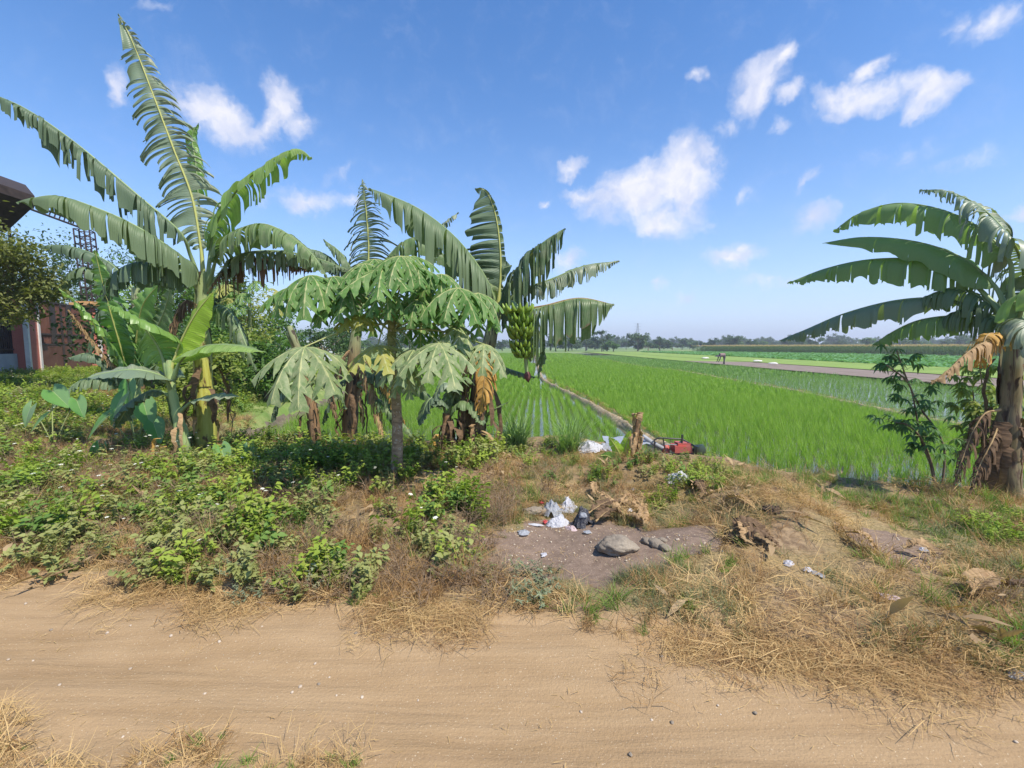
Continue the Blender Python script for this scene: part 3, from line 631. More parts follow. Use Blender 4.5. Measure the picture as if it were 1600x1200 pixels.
for P_ in (B1, B2):
    for p in P_:
        for _ in range(5 if p.y < 25 else 2): bs.append((p.x+rng.normal(0, .13), p.y+rng.normal(0, .1), PZ+.2 if P_ is B1 else PZ+.12))
scatter('straw', 'straw and short dry grass along the field bunds', [ST[0], DT[1], GT[1], ST[2]], bs, (.3, .7), .25)
# far crops
def corn_proto():
    mb = MB(); mb.tube([(0, 0, 0), (0, 0, 2.0)], [.02, .01], 4, False)
    for k in range(9): blade(mb, (0, 0, .3+k*.18), U(0, 6.28), .5, .8, .09, 4, 1.9)
    return proto('corn', mb, M['corn'])
def tassel_proto():
    mb = MB()
    for k in range(7): blade(mb, (0, 0, 1.95), U(0, 6.28), U(0, .5), .38, .03, 2, .4)
    return proto('tassel', mb, M['tassel'])
def crop_proto():
    mb = MB()
    for k in range(11): a = U(0, 6.28); leaflet(mb, Vector((math.cos(a)*.05, math.sin(a)*.05, .05)), Vector((math.cos(a), math.sin(a), U(.4, 1.6))), U(.35, .55), .26, bend=.5)
    return proto('crop', mb, M['crop'])
def strip(pa, pb, depth, sp, sy):      # rows between two plan points, going back by depth
    a = np.array(pa); b = np.array(pb); L = np.linalg.norm(b-a); u = (b-a)/L; w = np.array((-u[1], u[0])); w = w if w[1] > 0 else -w
    s, t = np.meshgrid(np.arange(0, L, sp), np.arange(0, depth, sy)); s = s.ravel()+rng.normal(0, sp*.2, s.size); t = t.ravel()+rng.normal(0, sy*.15, s.size)
    return a+np.outer(s, u)+np.outer(t, w)
def at_z(p, z): return np.concatenate((p, np.full((len(p), 1), z)), 1)
ca = G(1112, 550, PZ); cb = G(1620, 566, PZ)
cpts = strip((60, 150), (95, 72), 16, .42, .8)
scatter('corn', 'tall corn field with tan tassels far right', [corn_proto() for _ in range(3)], at_z(cpts, PZ), (.9, 1.08), .06)
scatter('corn', 'tan tassels over the corn field', [tassel_proto() for _ in range(2)], at_z(cpts, PZ), (.93, 1.1), .05)
scatter('leafy_crop', 'rows of leafy green crop in front of the corn', [crop_proto() for _ in range(2)], at_z(np.concatenate((strip((44, 150), (37, 20), 1, .5, .9), strip((58, 150), (92, 70), .5, .5, .9)[:1], np.concatenate([strip((44+k*1.4, 150), (37+k*1.6, 22+k*1.2), .5, .55, .9) for k in range(26)]))), PZ), (.8, 1.3), .1)
# ================================================================ banana plants
def nrm_of(u): return Vector(u).normalized()
TOCAM = (0.0, -1.0, 0.15)
def banana_leaf(par, pts, hw, mt='ban', rib='rib', up=(0, 0, 1), droop=(1.2, 1.2), tat=.5, pet=.16, elev=.25, gap=.12, rag=.12, label=None, hwR=None, wave=.12, ribr=.016, name='leaf', sweep=.22, cut=1.0):
    C, L = resample(pts, 90); up = Vector(up).normalized(); mb = MB(); K = 7; hw = hw*1.45; hwR = None if hwR is None else hwR*1.45
    T = [(C[min(i+1, 89)]-C[max(i-1, 0)]).normalized() for i in range(90)]
    lats = []
    for i in range(90):
        l = T[i].cross(up)
        if l.length < .25 and lats: l = l*.3+lats[-1]
        if lats and l.dot(lats[-1]) < 0: l = -l
        lats.append(l.normalized() if l.length > 1e-5 else T[i].orthogonal().normalized())
    def at(t):
        x = max(0, min(.9999, t))*89; i = int(x); f = x-i; return C[i].lerp(C[i+1], f), T[i].lerp(T[i+1], f).normalized(), lats[i].lerp(lats[i+1], f).normalized()
    for side, dr, w0 in ((1, droop[0], hw), (-1, droop[1], hw if hwR is None else hwR)):
        t = pet; ph = U(0, 6)
        while t < .999:
            base = U(.009, .024) if random.random() < tat*.9+.05 else U(.03, .09)
            if tat < .1: base = U(.06, .2)
            dt = min(base, 1-t+.001); tt = (t+dt/2-pet)/(1-pet)
            rg = 1-U(0, rag)*(1+tat); g = gap*U(.2, 1.6)*(1 if tat > .15 else .3); dd = dr*U(.82, 1.2) if tat > .1 else dr
            sw = sweep+U(-.16, .16)*tat; bs_ = random.choice((1, 1, -1));  ns = max(3, int(dt*L/.035)+1); el = elev+U(-.15, .15)*tat; rows = []; uvr = []
            for j in range(ns+1):
                s = t+dt*j/ns; row = []; uv = []; sc = (s-t)/dt-.5
                q = (s-pet)/(1-pet); wd = w0*min(1, (max(q, 0)/.16+.04))**.65*max(.03, (1-max(0, q)**3.6))*rg*(1+.06*math.sin(q*40+ph))
                if 0 < j < ns: pass
                p, tn, lt = at(s); nm = lt.cross(tn).normalized()
                if nm.dot(up) < 0: nm = -nm
                e = el+wave*math.sin(sc*math.pi*2+ph)*(1 if tat < .5 else .6)
                pos = p.copy(); row.append(pos.copy()); uv.append((s*L, 0)); d0 = (lt*side*math.cos(e)+nm*math.sin(e)+tn*sw).normalized()
                for k in range(1, K+1):
                    v = k/K; gg = min(.985, dd*.78*v**.75); d = (d0*(1-gg)+Vector((0, 0, -1))*gg).normalized()
                    pos = pos+d*(wd/K); shr = -sc*g*v*dt*L*1.2; cx_ = math.cos(math.pi*sc)*v*min(.03, dt*L*.42)*(1 if tat > .05 else .4); row.append(pos+tn*shr+d0.cross(tn).normalized()*(cx_*side*bs_)+nm*(.014*math.sin(v*5+ph+t*50)*tat)); uv.append((s*L, v))
                rows.append(row); uvr.append(uv)
            if random.random() < cut: mb.grid(rows, uvr)
            t += dt
    lf = mb.build(name, M[mt], par)
    if label: lf['label'] = label
    mb = MB(); CC = C[:-1]; n = len(CC); ribr = ribr*.4 if mt.startswith('dead') else ribr; rr = [ribr*(1-i/n)**.8+.003 for i in range(n)]
    if pet > .05: rr = [r*(1+.9*max(0, 1-i/(n*pet*1.2))) for i, r in enumerate(rr)]
    CC = [c-Vector((0, 0, 1))*0 for c in CC]; mb.tube(CC[::2], rr[::2], 6); mb.build('midrib', M[rib], lf)
    return lf
def LP(lst, d0):                       # photo track with its distances
    out = []; d = d0
    for p in lst:
        if len(p) > 2: d = p[2]
        out.append(P(p[0], p[1], d))
    return out
def interp_d(lst, d0, d1): n = len(lst)-1; return [P(p[0], p[1], d0+(d1-d0)*i/n) for i, p in enumerate(lst)]
def pseudostem(par, lst, d, r0, r1, mt, label=None, seed=0):
    pts, L = resample([P(x, y, d) for x, y in lst], 26); pts[0] = Vector((pts[0].x, pts[0].y, Hs(pts[0].x, pts[0].y)-.06))
    mb = MB(); n = len(pts); rad = [r0+(r1-r0)*(i/(n-1))**.8+.004*math.sin(i*1.7+seed) for i in range(n)]; mb.tube(pts, rad, 18, True, .10)
    # overlapping sheaths
    for k in range(7):
        a0 = U(0, 6.28); i0 = int(U(0, n*.6)); i1 = min(n-1, i0+int(U(6, 13))); rows = []
        for i in range(i0, i1):
            w = .9*(1-(i-i0)/(i1-i0))+.1; c = pts[i]; rows.append([c+Vector((math.cos(a0+w*q), math.sin(a0+w*q), 0))*(rad[i]*1.05+.012+.02*(i-i0)/(i1-i0)) for q in np.linspace(-1, 1, 6)])
        if len(rows) > 2: mb.grid(rows, [[(q*.1, i*.1) for q in range(6)] for i in range(len(rows))])
    o = mb.build('pseudostem', M[mt], par)
    if label: o['label'] = label
    return o
def dead_strips(par, base, n, L, mt, spread=.12, w=.05, out=.15, zr=.4, name='dead_sheath'):
    for _ in range(n):
        mb = MB(); a = U(0, 6.28); p = Vector(base)+Vector((math.cos(a)*spread, math.sin(a)*spread, U(-zr, zr))); rows = []; l = L*U(.5, 1.2); ww = w*U(.5, 1.5); s = Vector((-math.sin(a), math.cos(a), 0)); tw = U(-1.5, 1.5)
        for k in range(9):
            t = k/8; q = p+Vector((math.cos(a), math.sin(a), 0))*out*math.sin(t*2.2)*U(.7, 1.2)+Vector((U(-.012, .012), U(-.012, .012), -l*t+.1*math.sin(t*3.1)))
            s2 = s*math.cos(tw*t)+Vector((math.cos(a), math.sin(a), 0))*math.sin(tw*t); w2 = ww*(.55+1.2*t*(1-t)-.35*t)*(.9+.15*math.sin(k*2.1))
            rows.append([q-s2*w2, q+Vector((math.cos(a), math.sin(a), 0))*w2*.35, q+s2*w2])
        mb.grid(rows, [[(k*.1, 0), (k*.1, .5), (k*.1, 1)] for k in range(9)])
        mb.build(name, M[mt], par)
def plant(lab, d, px, py, cat='banana plant', name='banana_plant', group=None):
    g = gnd(px, py); return empty(name, (P(px, py, d).x, d, Hs(P(px, py, d).x, d)), lab, cat, group)
random.seed(11)
# A: the tallest plant on the left
A = plant('tallest banana plant with one upright feathered leaf and a thick yellow green stem', 6.5, 322, 715)
pseudostem(A, [(322, 718), (321, 640), (318, 560), (316, 490), (318, 425)], 6.5, .155, .06, 'stem_yel')
dead_strips(A, P(322, 590, 6.45), 9, .7, 'dead_dark', .16, .06, .14, .3)
dead_strips(A, P(330, 640, 6.4), 4, .5, 'dead', .15, .05, .2, .2)
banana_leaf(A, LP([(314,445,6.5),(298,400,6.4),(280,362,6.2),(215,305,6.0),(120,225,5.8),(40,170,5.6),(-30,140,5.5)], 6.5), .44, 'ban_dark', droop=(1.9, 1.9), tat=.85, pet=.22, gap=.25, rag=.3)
banana_leaf(A, LP([(312,450,6.5),(296,418,6.3),(280,398,6.1),(215,355,5.8),(150,325,5.6),(85,306,5.4),(26,316,5.3)], 6.5), .37, 'ban', droop=(1.6, 1.6), tat=.45, pet=.10, gap=.12)
banana_leaf(A, LP([(320,445,6.5),(312,375,6.5),(299,305,6.5),(272,235,6.45),(238,145,6.4),(208,68,6.35),(184,20,6.3)], 6.5), .36, 'ban_pale', 'rib_yellow', up=(-.35, 1.0, .3), droop=(.75, .8), tat=1.0, pet=.14, elev=-.1, gap=.38, rag=.2, sweep=.1)
banana_leaf(A, LP([(324,445,6.5),(330,380,6.45),(340,345,6.3),(375,292,6.1),(420,255,6.0),(462,234,5.9),(488,248,5.9)], 6.5), .30, 'ban_right', droop=(1.5, 1.7), tat=.55, pet=.18, gap=.18, rag=.2)
banana_leaf(A, LP([(326,450,6.5),(338,405,6.3),(360,368,6.0),(405,350,5.8),(450,366,5.7),(490,400,5.6),(514,440,5.6)], 6.5), .28, 'ban', up=(.1, -.25, 1), droop=(1.5, 1.5), tat=.8, pet=.16, gap=.15)
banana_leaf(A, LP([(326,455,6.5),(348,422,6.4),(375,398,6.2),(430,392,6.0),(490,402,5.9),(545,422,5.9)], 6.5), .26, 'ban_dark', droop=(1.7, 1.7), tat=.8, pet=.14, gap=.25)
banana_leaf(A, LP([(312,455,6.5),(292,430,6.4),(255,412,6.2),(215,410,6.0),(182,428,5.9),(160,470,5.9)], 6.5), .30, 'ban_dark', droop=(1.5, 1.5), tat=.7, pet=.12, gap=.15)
banana_leaf(A, LP([(318,445,6.6),(312,340,6.75),(306,260,6.8),(300,215,6.85),(310,192,6.85)], 6.6), .16, 'ban_fresh', up=(0, 1, .1), droop=(.7, 1.3), tat=.1, pet=.55)
banana_leaf(A, LP([(324,458,6.5),(350,425,6.35),(392,404,6.2),(440,410,6.1),(488,424,6.0)], 6.5), .32, 'dead_dark', 'rib_dead', droop=(2.2, 2.2), tat=1, pet=.1, gap=.55, rag=.4, label='dried brown shredded leaf')
banana_leaf(A, LP([(322,490,6.5),(345,478,6.3),(368,500,6.2),(385,540,6.1),(400,580,6.1)], 6.5), .24, 'ban_dark', droop=(1.7, 1.7), tat=.6, pet=.1, gap=.3)
banana_leaf(A, LP([(312,480,6.5),(290,470,6.3),(272,500,6.2),(262,548,6.1)], 6.5), .2, 'dead_dark', 'rib_dead', droop=(2, 2), tat=.9, pet=.1, gap=.4, label='hanging dead leaf')
# B: young plant front left
B = plant('young banana plant with bright yellow green rolled leaf, in front of the tallest one', 6.05, 287, 722)
pseudostem(B, [(288, 722), (280, 665), (268, 605), (264, 562)], 6.05, .085, .04, 'stem_green')
banana_leaf(B, LP([(266,580,6.05),(282,535,6.05),(306,490,6.0),(334,455,5.95)], 6), .19, 'ban_yellow', 'rib_yellow', up=(.5, 1, .1), droop=(.25, .25), tat=.0, pet=.08, wave=.03, elev=.5)
banana_leaf(B, LP([(262,588,6.05),(250,548,6.0),(228,515,5.9),(198,492,5.85),(164,474,5.8)], 6), .30, 'ban_fresh', up=(-.3, .25, 1), droop=(.9, .9), tat=.1, pet=.2, wave=.04, elev=.4)
banana_leaf(B, LP([(268,612,6.05),(256,590,5.9),(215,578,5.7),(170,582,5.6),(137,590,5.5)], 6), .17, 'ban_pale', up=(0, -.4, 1), droop=(.5, .5), tat=.05, pet=.15, wave=.04)
banana_leaf(B, LP([(270,595,6.05),(284,562,5.95),(320,541,5.8),(368,540,5.7),(414,550,5.6)], 6), .19, 'ban_right', up=(0, -.3, 1), droop=(.6, .9), tat=.05, pet=.18, wave=.04)
banana_leaf(B, LP([(276,650,6.05),(300,628,5.95),(338,618,5.85),(374,620,5.8)], 6), .09, 'ban_pale', up=(0, -.3, 1), droop=(.5, .5), tat=0, pet=.3)
banana_leaf(B, LP([(262,590,6.05),(258,555,6.1),(260,520,6.1)], 6), .12, 'ban_yellow', 'rib_yellow', up=(0, 1, 0), droop=(.2, .2), tat=0, pet=.1, elev=.3)
banana_leaf(B, LP([(268,620,6.05),(240,610,6.0),(205,630,5.9),(180,670,5.9)], 6), .17, 'ban_dark', droop=(.9, .9), tat=.1, pet=.1)
dead_strips(B, P(284, 655, 6.0), 4, .45, 'dead', .07, .04, .12, .15); dead_strips(B, P(258, 690, 5.9), 2, .35, 'dead_orange', .06, .04, .1, .1)
# C: clump towards the gate
Cc = plant('leafy banana clump in front of the red gate pillar, with one shrivelled brown leaf', 8.6, 200, 650)
pseudostem(Cc, [(212, 655), (211, 620), (210, 590)], 8.6, .12, .08, 'stem_green')
for pts, hw, m_, up, dr, tt in (
    ([(205,598),(185,530),(165,460),(148,390)], .38, 'ban_fresh', (.3, 1, .2), (.5, .8), .25), ([(203,598),(172,545),(135,492),(92,450)], .34, 'ban_fresh', (.6, .8, .5), (.6, .9), .15),
    ([(210,600),(212,540),(222,480),(246,446)], .26, 'ban_fresh', (.2, 1, .1), (.4, .7), .05), ([(212,600),(232,540),(255,490),(268,446)], .26, 'ban', (.2, 1, .2), (.6, .9), .2),
    ([(200,602),(170,568),(140,552),(105,560)], .25, 'ban_dark', (0, -.2, 1), (1.2, 1.2), .4), ([(212,604),(238,575),(262,570),(290,590)], .25, 'ban_dark', (0, -.2, 1), (1.2, 1.2), .3),
    ([(205,604),(160,590),(120,598),(80,640)], .22, 'ban', (0, -.2, 1), (1.0, 1.0), .2)):
    banana_leaf(Cc, interp_d(pts, 8.6, 8.0), hw, m_, 'rib_yellow' if m_ == 'ban_fresh' else 'rib', up=up, droop=dr, tat=tt, pet=.08)
banana_leaf(Cc, interp_d([(200,592),(160,552),(128,512),(106,484)], 8.4, 7.8), .16, 'dead', 'rib_dead', droop=(2, 2), tat=1, pet=.1, gap=.4, rag=.4, label='shrivelled light brown leaf')
C2 = plant('dark banana plant half hidden under the olive tree, behind the iron lattice', 12, 215, 590)
pseudostem(C2, [(215, 600), (214, 520), (212, 450)], 12, .15, .09, 'stem_brown')
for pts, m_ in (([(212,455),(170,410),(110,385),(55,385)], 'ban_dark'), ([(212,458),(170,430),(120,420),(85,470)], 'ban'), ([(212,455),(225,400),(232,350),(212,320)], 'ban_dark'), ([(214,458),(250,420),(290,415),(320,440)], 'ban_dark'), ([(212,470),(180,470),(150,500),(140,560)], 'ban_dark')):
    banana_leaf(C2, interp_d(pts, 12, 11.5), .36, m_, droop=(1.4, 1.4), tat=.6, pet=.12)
# D: plant behind the papaya
D = plant('banana plant behind the papaya, with one narrow feathered upright leaf', 7.2, 545, 692)
pseudostem(D, [(545, 694), (549, 640), (552, 580), (558, 500), (562, 455)], 7.2, .13, .07, 'stem_brown')
banana_leaf(D, LP([(562,480,7.2),(572,435,7.2),(576,390,7.2),(572,330,7.2),(566,280,7.2)], 7.2), .38, 'ban_pale', 'rib_yellow', up=(.2, 1, .1), droop=(.9, .7), tat=1, pet=.08, gap=.6, rag=.2, elev=-.1, sweep=.3)
banana_leaf(D, LP([(558,475,7.2),(552,430,7.1),(532,395,7.0),(505,374,6.9)], 7.2), .28, 'ban', up=(-.3, -.3, 1), droop=(1.3, 1.3), tat=.6, pet=.08)
banana_leaf(D, LP([(556,480,7.2),(545,440,7.1),(515,402,7.0),(478,390,6.9),(450,410,6.8)], 7.2), .28, 'ban_dark', droop=(1.5, 1.5), tat=.7, pet=.1)
banana_leaf(D, LP([(564,480,7.2),(590,425,7.3),(622,385,7.4),(655,372,7.4),(695,400,7.4),(715,440,7.4)], 7.2), .34, 'ban', droop=(1.5, 1.4), tat=.7, pet=.2, gap=.2)
banana_leaf(D, LP([(566,480,7.2),(600,440,7.4),(650,395,7.5),(690,352,7.5),(717,332,7.5)], 7.2), .16, 'ban_pale', droop=(1.3, 1.3), tat=.9, pet=.6, gap=.4)
banana_leaf(D, LP([(552,560,7.2),(575,590,7.0),(590,640,6.9),(600,690,6.8)], 7.2), .2, 'dead', 'rib_dead', droop=(1.6, 1.6), tat=.8, pet=.1, gap=.3, label='dead brown leaf hanging to the ground')
banana_leaf(D, LP([(556,540,7.2),(535,560,7.0),(520,610,6.9),(525,660,6.8)], 7.2), .16, 'dead_dark', 'rib_dead', droop=(1.6, 1.6), tat=.8, pet=.1, gap=.3, label='dark dead hanging leaf')
banana_leaf(D, LP([(560,600,7.1),(600,580,6.9),(650,600,6.7),(690,640,6.7)], 7.2), .2, 'ban_dark', droop=(1.4, 1.4), tat=.7, pet=.15, gap=.2)
banana_leaf(D, LP([(566,560,7.1),(600,600,6.9),(622,640,6.8),(640,680,6.8)], 7.2), .12, 'dead_orange', 'rib_dead', droop=(1.6, 1.6), tat=.8, pet=.15, gap=.3, label='orange brown drying leaf')
for pts_, m_ in (([(556,580,7.2),(580,585,7.0),(600,615,6.9),(612,665,6.8)], 'ban_dark'), ([(556,600,7.2),(585,620,7.0),(620,650,6.8),(650,690,6.7)], 'ban'), ([(552,590,7.2),(530,600,7.0),(515,630,6.9),(505,665,6.9)], 'ban_dark'), ([(560,570,7.2),(590,560,7.0),(625,575,6.8),(650,620,6.7)], 'ban_fresh')):
    banana_leaf(D, LP(pts_, 7.2), .13, m_, droop=(1.2, 1.2), tat=.3, pet=.15, gap=.15)
dead_strips(D, P(552, 620, 7.1), 7, .5, 'dead', .12, .035, .10, .3); dead_strips(D, P(552, 620, 7.1), 12, .6, 'dead_dark', .14, .05, .14, .35)
D2 = plant('leaning thin brown banana stem left of the papaya trunk, with withered leaves', 6.7, 493, 708)
pseudostem(D2, [(494, 710), (490, 660), (482, 610), (470, 560), (452, 510)], 6.7, .075, .05, 'stem_brown')
banana_leaf(D2, LP([(478,600,6.7),(455,600,6.5),(435,625,6.4),(425,660,6.4)], 6.7), .13, 'ban_pale', droop=(1.5, 1.5), tat=.2, pet=.3)
banana_leaf(D2, LP([(480,605,6.7),(505,590,6.6),(530,610,6.5),(540,640,6.5)], 6.7), .13, 'ban_dark', droop=(1.5, 1.5), tat=.2, pet=.3)
dead_strips(D2, P(486, 650, 6.65), 7, .45, 'dead_dark', .08, .03, .12, .25)
# E: the fruiting plant
E = plant('fruiting banana plant with a hanging bunch of green bananas', 6.5, 738, 708)
pseudostem(E, [(738, 712), (744, 655), (754, 590), (766, 530), (776, 478)], 6.5, .15, .085, 'stem_brown')
banana_leaf(E, LP([(776,485,6.5),(768,455,6.45),(750,420,6.35),(712,372,6.2),(660,330,6.05),(610,306,5.95),(575,294,5.9)], 6.5), .62, 'ban', up=(-.15, -.3, 1), droop=(1.6, 1.7), tat=.6, pet=.10, gap=.25, rag=.25)
banana_leaf(E, LP([(778,480,6.5),(782,430,6.5),(781,385,6.5),(774,335,6.5),(760,300,6.5),(742,294,6.5)], 6.5), .36, 'ban_dark', 'rib_yellow', up=(0, 1, .05), droop=(.35, .35), tat=.25, pet=.14, hwR=.05, elev=-.12, gap=.1, rag=.15)
banana_leaf(E, LP([(780,480,6.5),(795,445,6.4),(818,408,6.3),(850,378,6.2),(884,356,6.1)], 6.5), .68, 'ban_dark', droop=(2.0, 2.0), tat=.45, pet=.16, gap=.25, rag=.25)
banana_leaf(E, LP([(785,478,6.5),(812,455,6.5),(862,436,6.5),(915,415,6.5),(968,408,6.5)], 6.5), .26, 'ban_pale', up=(0, -.35, 1), droop=(1.5, 1.5), tat=.85, pet=.22, gap=.4, rag=.25)
banana_leaf(E, LP([(785,488,6.5),(812,484,6.3),(850,478,6.1),(905,466,6.0),(960,476,5.9)], 6.5), .62, 'ban_tip', 'rib_dead', up=(0, -.1, 1), droop=(2.1, 2.1), tat=.7, pet=.14, gap=.3, rag=.25, label='drooping leaf with a browned tip')
banana_leaf(E, LP([(782,495,6.5),(812,500,6.3),(840,515,6.2),(846,550,6.2),(842,592,6.2)], 6.5), .16, 'ban', droop=(1.0, 1.0), tat=.3, pet=.35, gap=.1)
banana_leaf(E, LP([(772,482,6.6),(760,455,6.65),(757,430,6.7),(800,415,6.7)], 6.6), .22, 'ban_pale', up=(0, 1, .2), droop=(.6, .6), tat=.05, pet=.15)
banana_leaf(E, LP([(762,560,6.5),(790,575,6.4),(815,583,6.4),(838,590,6.4)], 6.5), .10, 'ban_dark', droop=(1.0, 1.0), tat=.1, pet=.2)
banana_leaf(E, LP([(745,690,6.5),(755,655,6.4),(775,638,6.3),(795,628,6.3)], 6.5), .08, 'ban', droop=(.6, .6), tat=0, pet=.3)
banana_leaf(E, LP([(765,535,6.5),(758,548,6.2),(757,590,6.1),(750,650,6.1)], 6.5), .22, 'dead_orange', 'rib_dead', droop=(1.2, 1.2), tat=.3, pet=.08, gap=.15, label='curled orange brown dead leaf')
banana_leaf(E, LP([(758,545,6.5),(735,560,6.3),(728,610,6.25),(725,670,6.2)], 6.5), .22, 'dead_dark', 'rib_dead', droop=(1.8, 1.8), tat=.9, pet=.1, gap=.3, label='dark dead leaf')
dead_strips(E, P(750, 610, 6.45), 14, .75, 'dead_dark', .17, .07, .15, .4); dead_strips(E, P(742, 670, 6.3), 6, .35, 'dead', .16, .05, .25, .1)
# bunch
BD = 6.15
bun = MB(); stalk = [P(778, 488, 6.5), P(790, 472, 6.3), P(806, 478, BD), P(816, 500, BD), P(820, 540, BD), P(823, 582, BD)]
SP_, _ = resample(stalk, 24); bun.tube(SP_, [.035]*10+[.028]*14, 8); fb_ = bun.build('fruit_bunch', M['stem_green'], E)
for h in range(6):
    t = .37+.078*h; c = SP_[min(23, int(t*23)+1)]+Vector((U(-.035, .035), U(-.03, .03), U(-.015, .015))); hb = MB(); nf = random.choice((11, 13, 14)); Rr = (.155, .165, .165, .155, .14, .12, .09)[h]
    for tier in (0, 1):
        for k in range(nf-h//2):
            a = 2*math.pi*(k+.5*tier)/(nf-h//2)+h*.7
            if tier and random.random() < .2: continue
            o = Vector((math.cos(a), math.sin(a), 0)); l = (.19-.012*h)*U(.9, 1.08); pp = []; rr = []
            for j in range(7):
                s = j/6; rr.append((.008, .017, .023, .024, .022, .014, .005)[j]*(1.12-.04*h)); pp.append(c+o*(.03+1.2*Rr*math.sin(s*1.45)*(1-.12*tier))+Vector((0, 0, -.04-.045*tier-.02*math.sin(s*3)+l*.62*s**1.7)))
            hb.tube(pp, [r*1.25 for r in rr], 6)
    hb.build('fruit_hand', M['fruit'], fb_)
bb = MB(); bc = P(824, 583, BD); bb.tube([bc+Vector((0, 0, .02)), bc+Vector((0, 0, -.03)), bc+Vector((.01, 0, -.08)), bc+Vector((.015, 0, -.13))], [.03, .05, .04, .005], 10); bb.build('flower_bud', M['bud'], fb_)
E2 = plant('short cut banana stem with drooping sucker leaves, left of the fruiting plant', 6.35, 700, 715)
pseudostem(E2, [(702, 716), (700, 680), (698, 645)], 6.35, .095, .06, 'stem_brown')
for pts, hw, m_ in (([(698,648),(685,622),(668,628),(656,665)], .16, 'ban_dark'), ([(700,650),(706,610),(690,600),(672,640)], .14, 'ban_pale'), ([(702,650),(725,625),(745,640),(755,665)], .16, 'ban'), ([(700,650),(716,602),(728,590),(742,602)], .12, 'ban')):
    banana_leaf(E2, interp_d(pts, 6.35, 6.1), hw, m_, droop=(.9, .9), tat=.1, pet=.15, wave=.04)
banana_leaf(E2, interp_d([(700,690),(680,680),(670,720),(660,745)], 6.3, 6.0), .07, 'dead_orange', 'rib_dead', droop=(1, 1), tat=.2, pet=.1, label='orange dead leaf on the ground')
dead_strips(E2, P(702, 670, 6.3), 16, .4, 'dead_dark', .1, .05, .15, .2)
# F: right plant
Fp = plant('large banana plant at the right edge with five long leaves reaching left over the rice', 4.5, 1577, 795)
pseudostem(Fp, [(1578, 797), (1573, 720), (1578, 640), (1583, 560), (1582, 500)], 4.5, .115, .065, 'stem_right')
FL = [([(1582,505,4.52),(1580,450,4.53),(1576,405,4.55),(1530,358,4.79),(1470,328,5.10),(1400,318,5.46),(1340,335,5.78),(1302,362,5.97)], .27, 'ban_right', (0, -.15, 1), (1.5, 1.6), .6, .26, .2, .2),
 ([(1578,505,4.54),(1566,468,4.60),(1548,440,4.69),(1500,402,4.94),(1430,378,5.31),(1350,371,5.72),(1285,380,6.06)], .20, 'ban_right', (0, -.3, 1), (1.2, 1.3), .02, .18, .05, .05),
 ([(1576,508,4.55),(1550,472,4.68),(1505,432,4.92),(1440,407,5.25),(1360,406,5.67),(1290,420,6.04),(1230,443,6.35)], .24, 'ban_right', (0, -.2, 1), (1.5, 1.6), .55, .2, .2, .12),
 ([(1574,512,4.56),(1540,492,4.73),(1475,468,5.07),(1400,470,5.46),(1320,490,5.88),(1262,514,6.18),(1218,532,6.41)], .21, 'ban_pale', (0, -.2, 1), (1.5, 1.6), .6, .26, .18, .15),
 ([(1574,518,4.56),(1540,500,4.73),(1495,494,4.97),(1440,500,5.25),(1400,516,5.46),(1362,540,5.66)], .19, 'ban_right', (0, -.2, 1), (1.4, 1.5), .4, .22, .12, .1),
 ([(1586,505,4.49),(1600,430,4.90),(1580,375,4.53),(1530,322,4.79),(1475,298,5.07),(1436,298,5.28)], .34, 'ban_pale', (0, -.2, 1), (1.5, 1.4), 1.0, .15, .5, .3),
 ([(1576,508,4.55),(1540,470,4.73),(1490,450,4.99),(1430,470,5.31)], .24, 'ban', (0, 0, 1), (1.4, 1.4), .5, .2, .2, .1),
 ([(1586,508,4.49),(1615,450,4.30),(1670,410,4.20),(1740,420,4.10)], .26, 'ban_right', (0, 0, 1), (1.3, 1.3), .5, .15, .2, .1),
 ([(1586,512,4.49),(1605,480,4.70),(1640,455,5.00),(1690,450,5.20)], .28, 'ban', (0, 0, 1), (1.3, 1.3), .4, .12, .2, .1),
 ([(1570,512,4.58),(1545,492,4.71),(1510,482,4.89),(1470,500,5.10)], .24, 'ban', (0, 0, 1), (1.4, 1.4), .3, .12, .2, .1),
 ([(1584,515,4.51),(1598,498,4.20),(1612,520,4.05),(1620,575,4.00)], .2, 'ban_pale', (0, -.2, 1), (1.3, 1.3), .2, .12, .1, .1)]
for pts, hw, m_, up, dr, tt, pe, gp, rg in FL: banana_leaf(Fp, LP(pts, 4.5), hw*1.12, m_, up=up, droop=dr, tat=tt, pet=pe, gap=gp, rag=rg)
banana_leaf(Fp, LP([(1578,522,4.4),(1555,528,4.25),(1520,545,4.15),(1485,575,4.1),(1455,600,4.1)], 4.5), .14, 'dead', 'rib_dead', droop=(1.9, 1.9), tat=.6, pet=.1, gap=.25, rag=.3, label='folded dead brown leaf pointing left')
banana_leaf(Fp, LP([(1572,525,4.35),(1545,522,4.25),(1535,545,4.2),(1532,575,4.2)], 4.5), .16, 'dead_orange', 'rib_dead', droop=(1.4, 1.4), tat=.6, pet=.1, gap=.3, label='orange brown dead leaf')
banana_leaf(Fp, LP([(1562,640,4.45),(1535,650,4.4),(1510,700,4.35),(1490,760,4.3)], 4.5), .17, 'dead_dark', 'rib_dead', droop=(1.8, 1.8), tat=.8, pet=.1, gap=.3, rag=.35, label='dark dead leaf trailing to the ground')
banana_leaf(Fp, LP([(1562,660,4.45),(1550,690,4.3),(1530,730,4.25),(1515,775,4.2)], 4.5), .16, 'dead_dark', 'rib_dead', droop=(1.8, 1.8), tat=.8, pet=.1, gap=.3, rag=.35, label='dark dead hanging leaf')
dead_strips(Fp, P(1572, 640, 4.45), 22, .5, 'dead_dark', .11, .07, .05, .55)
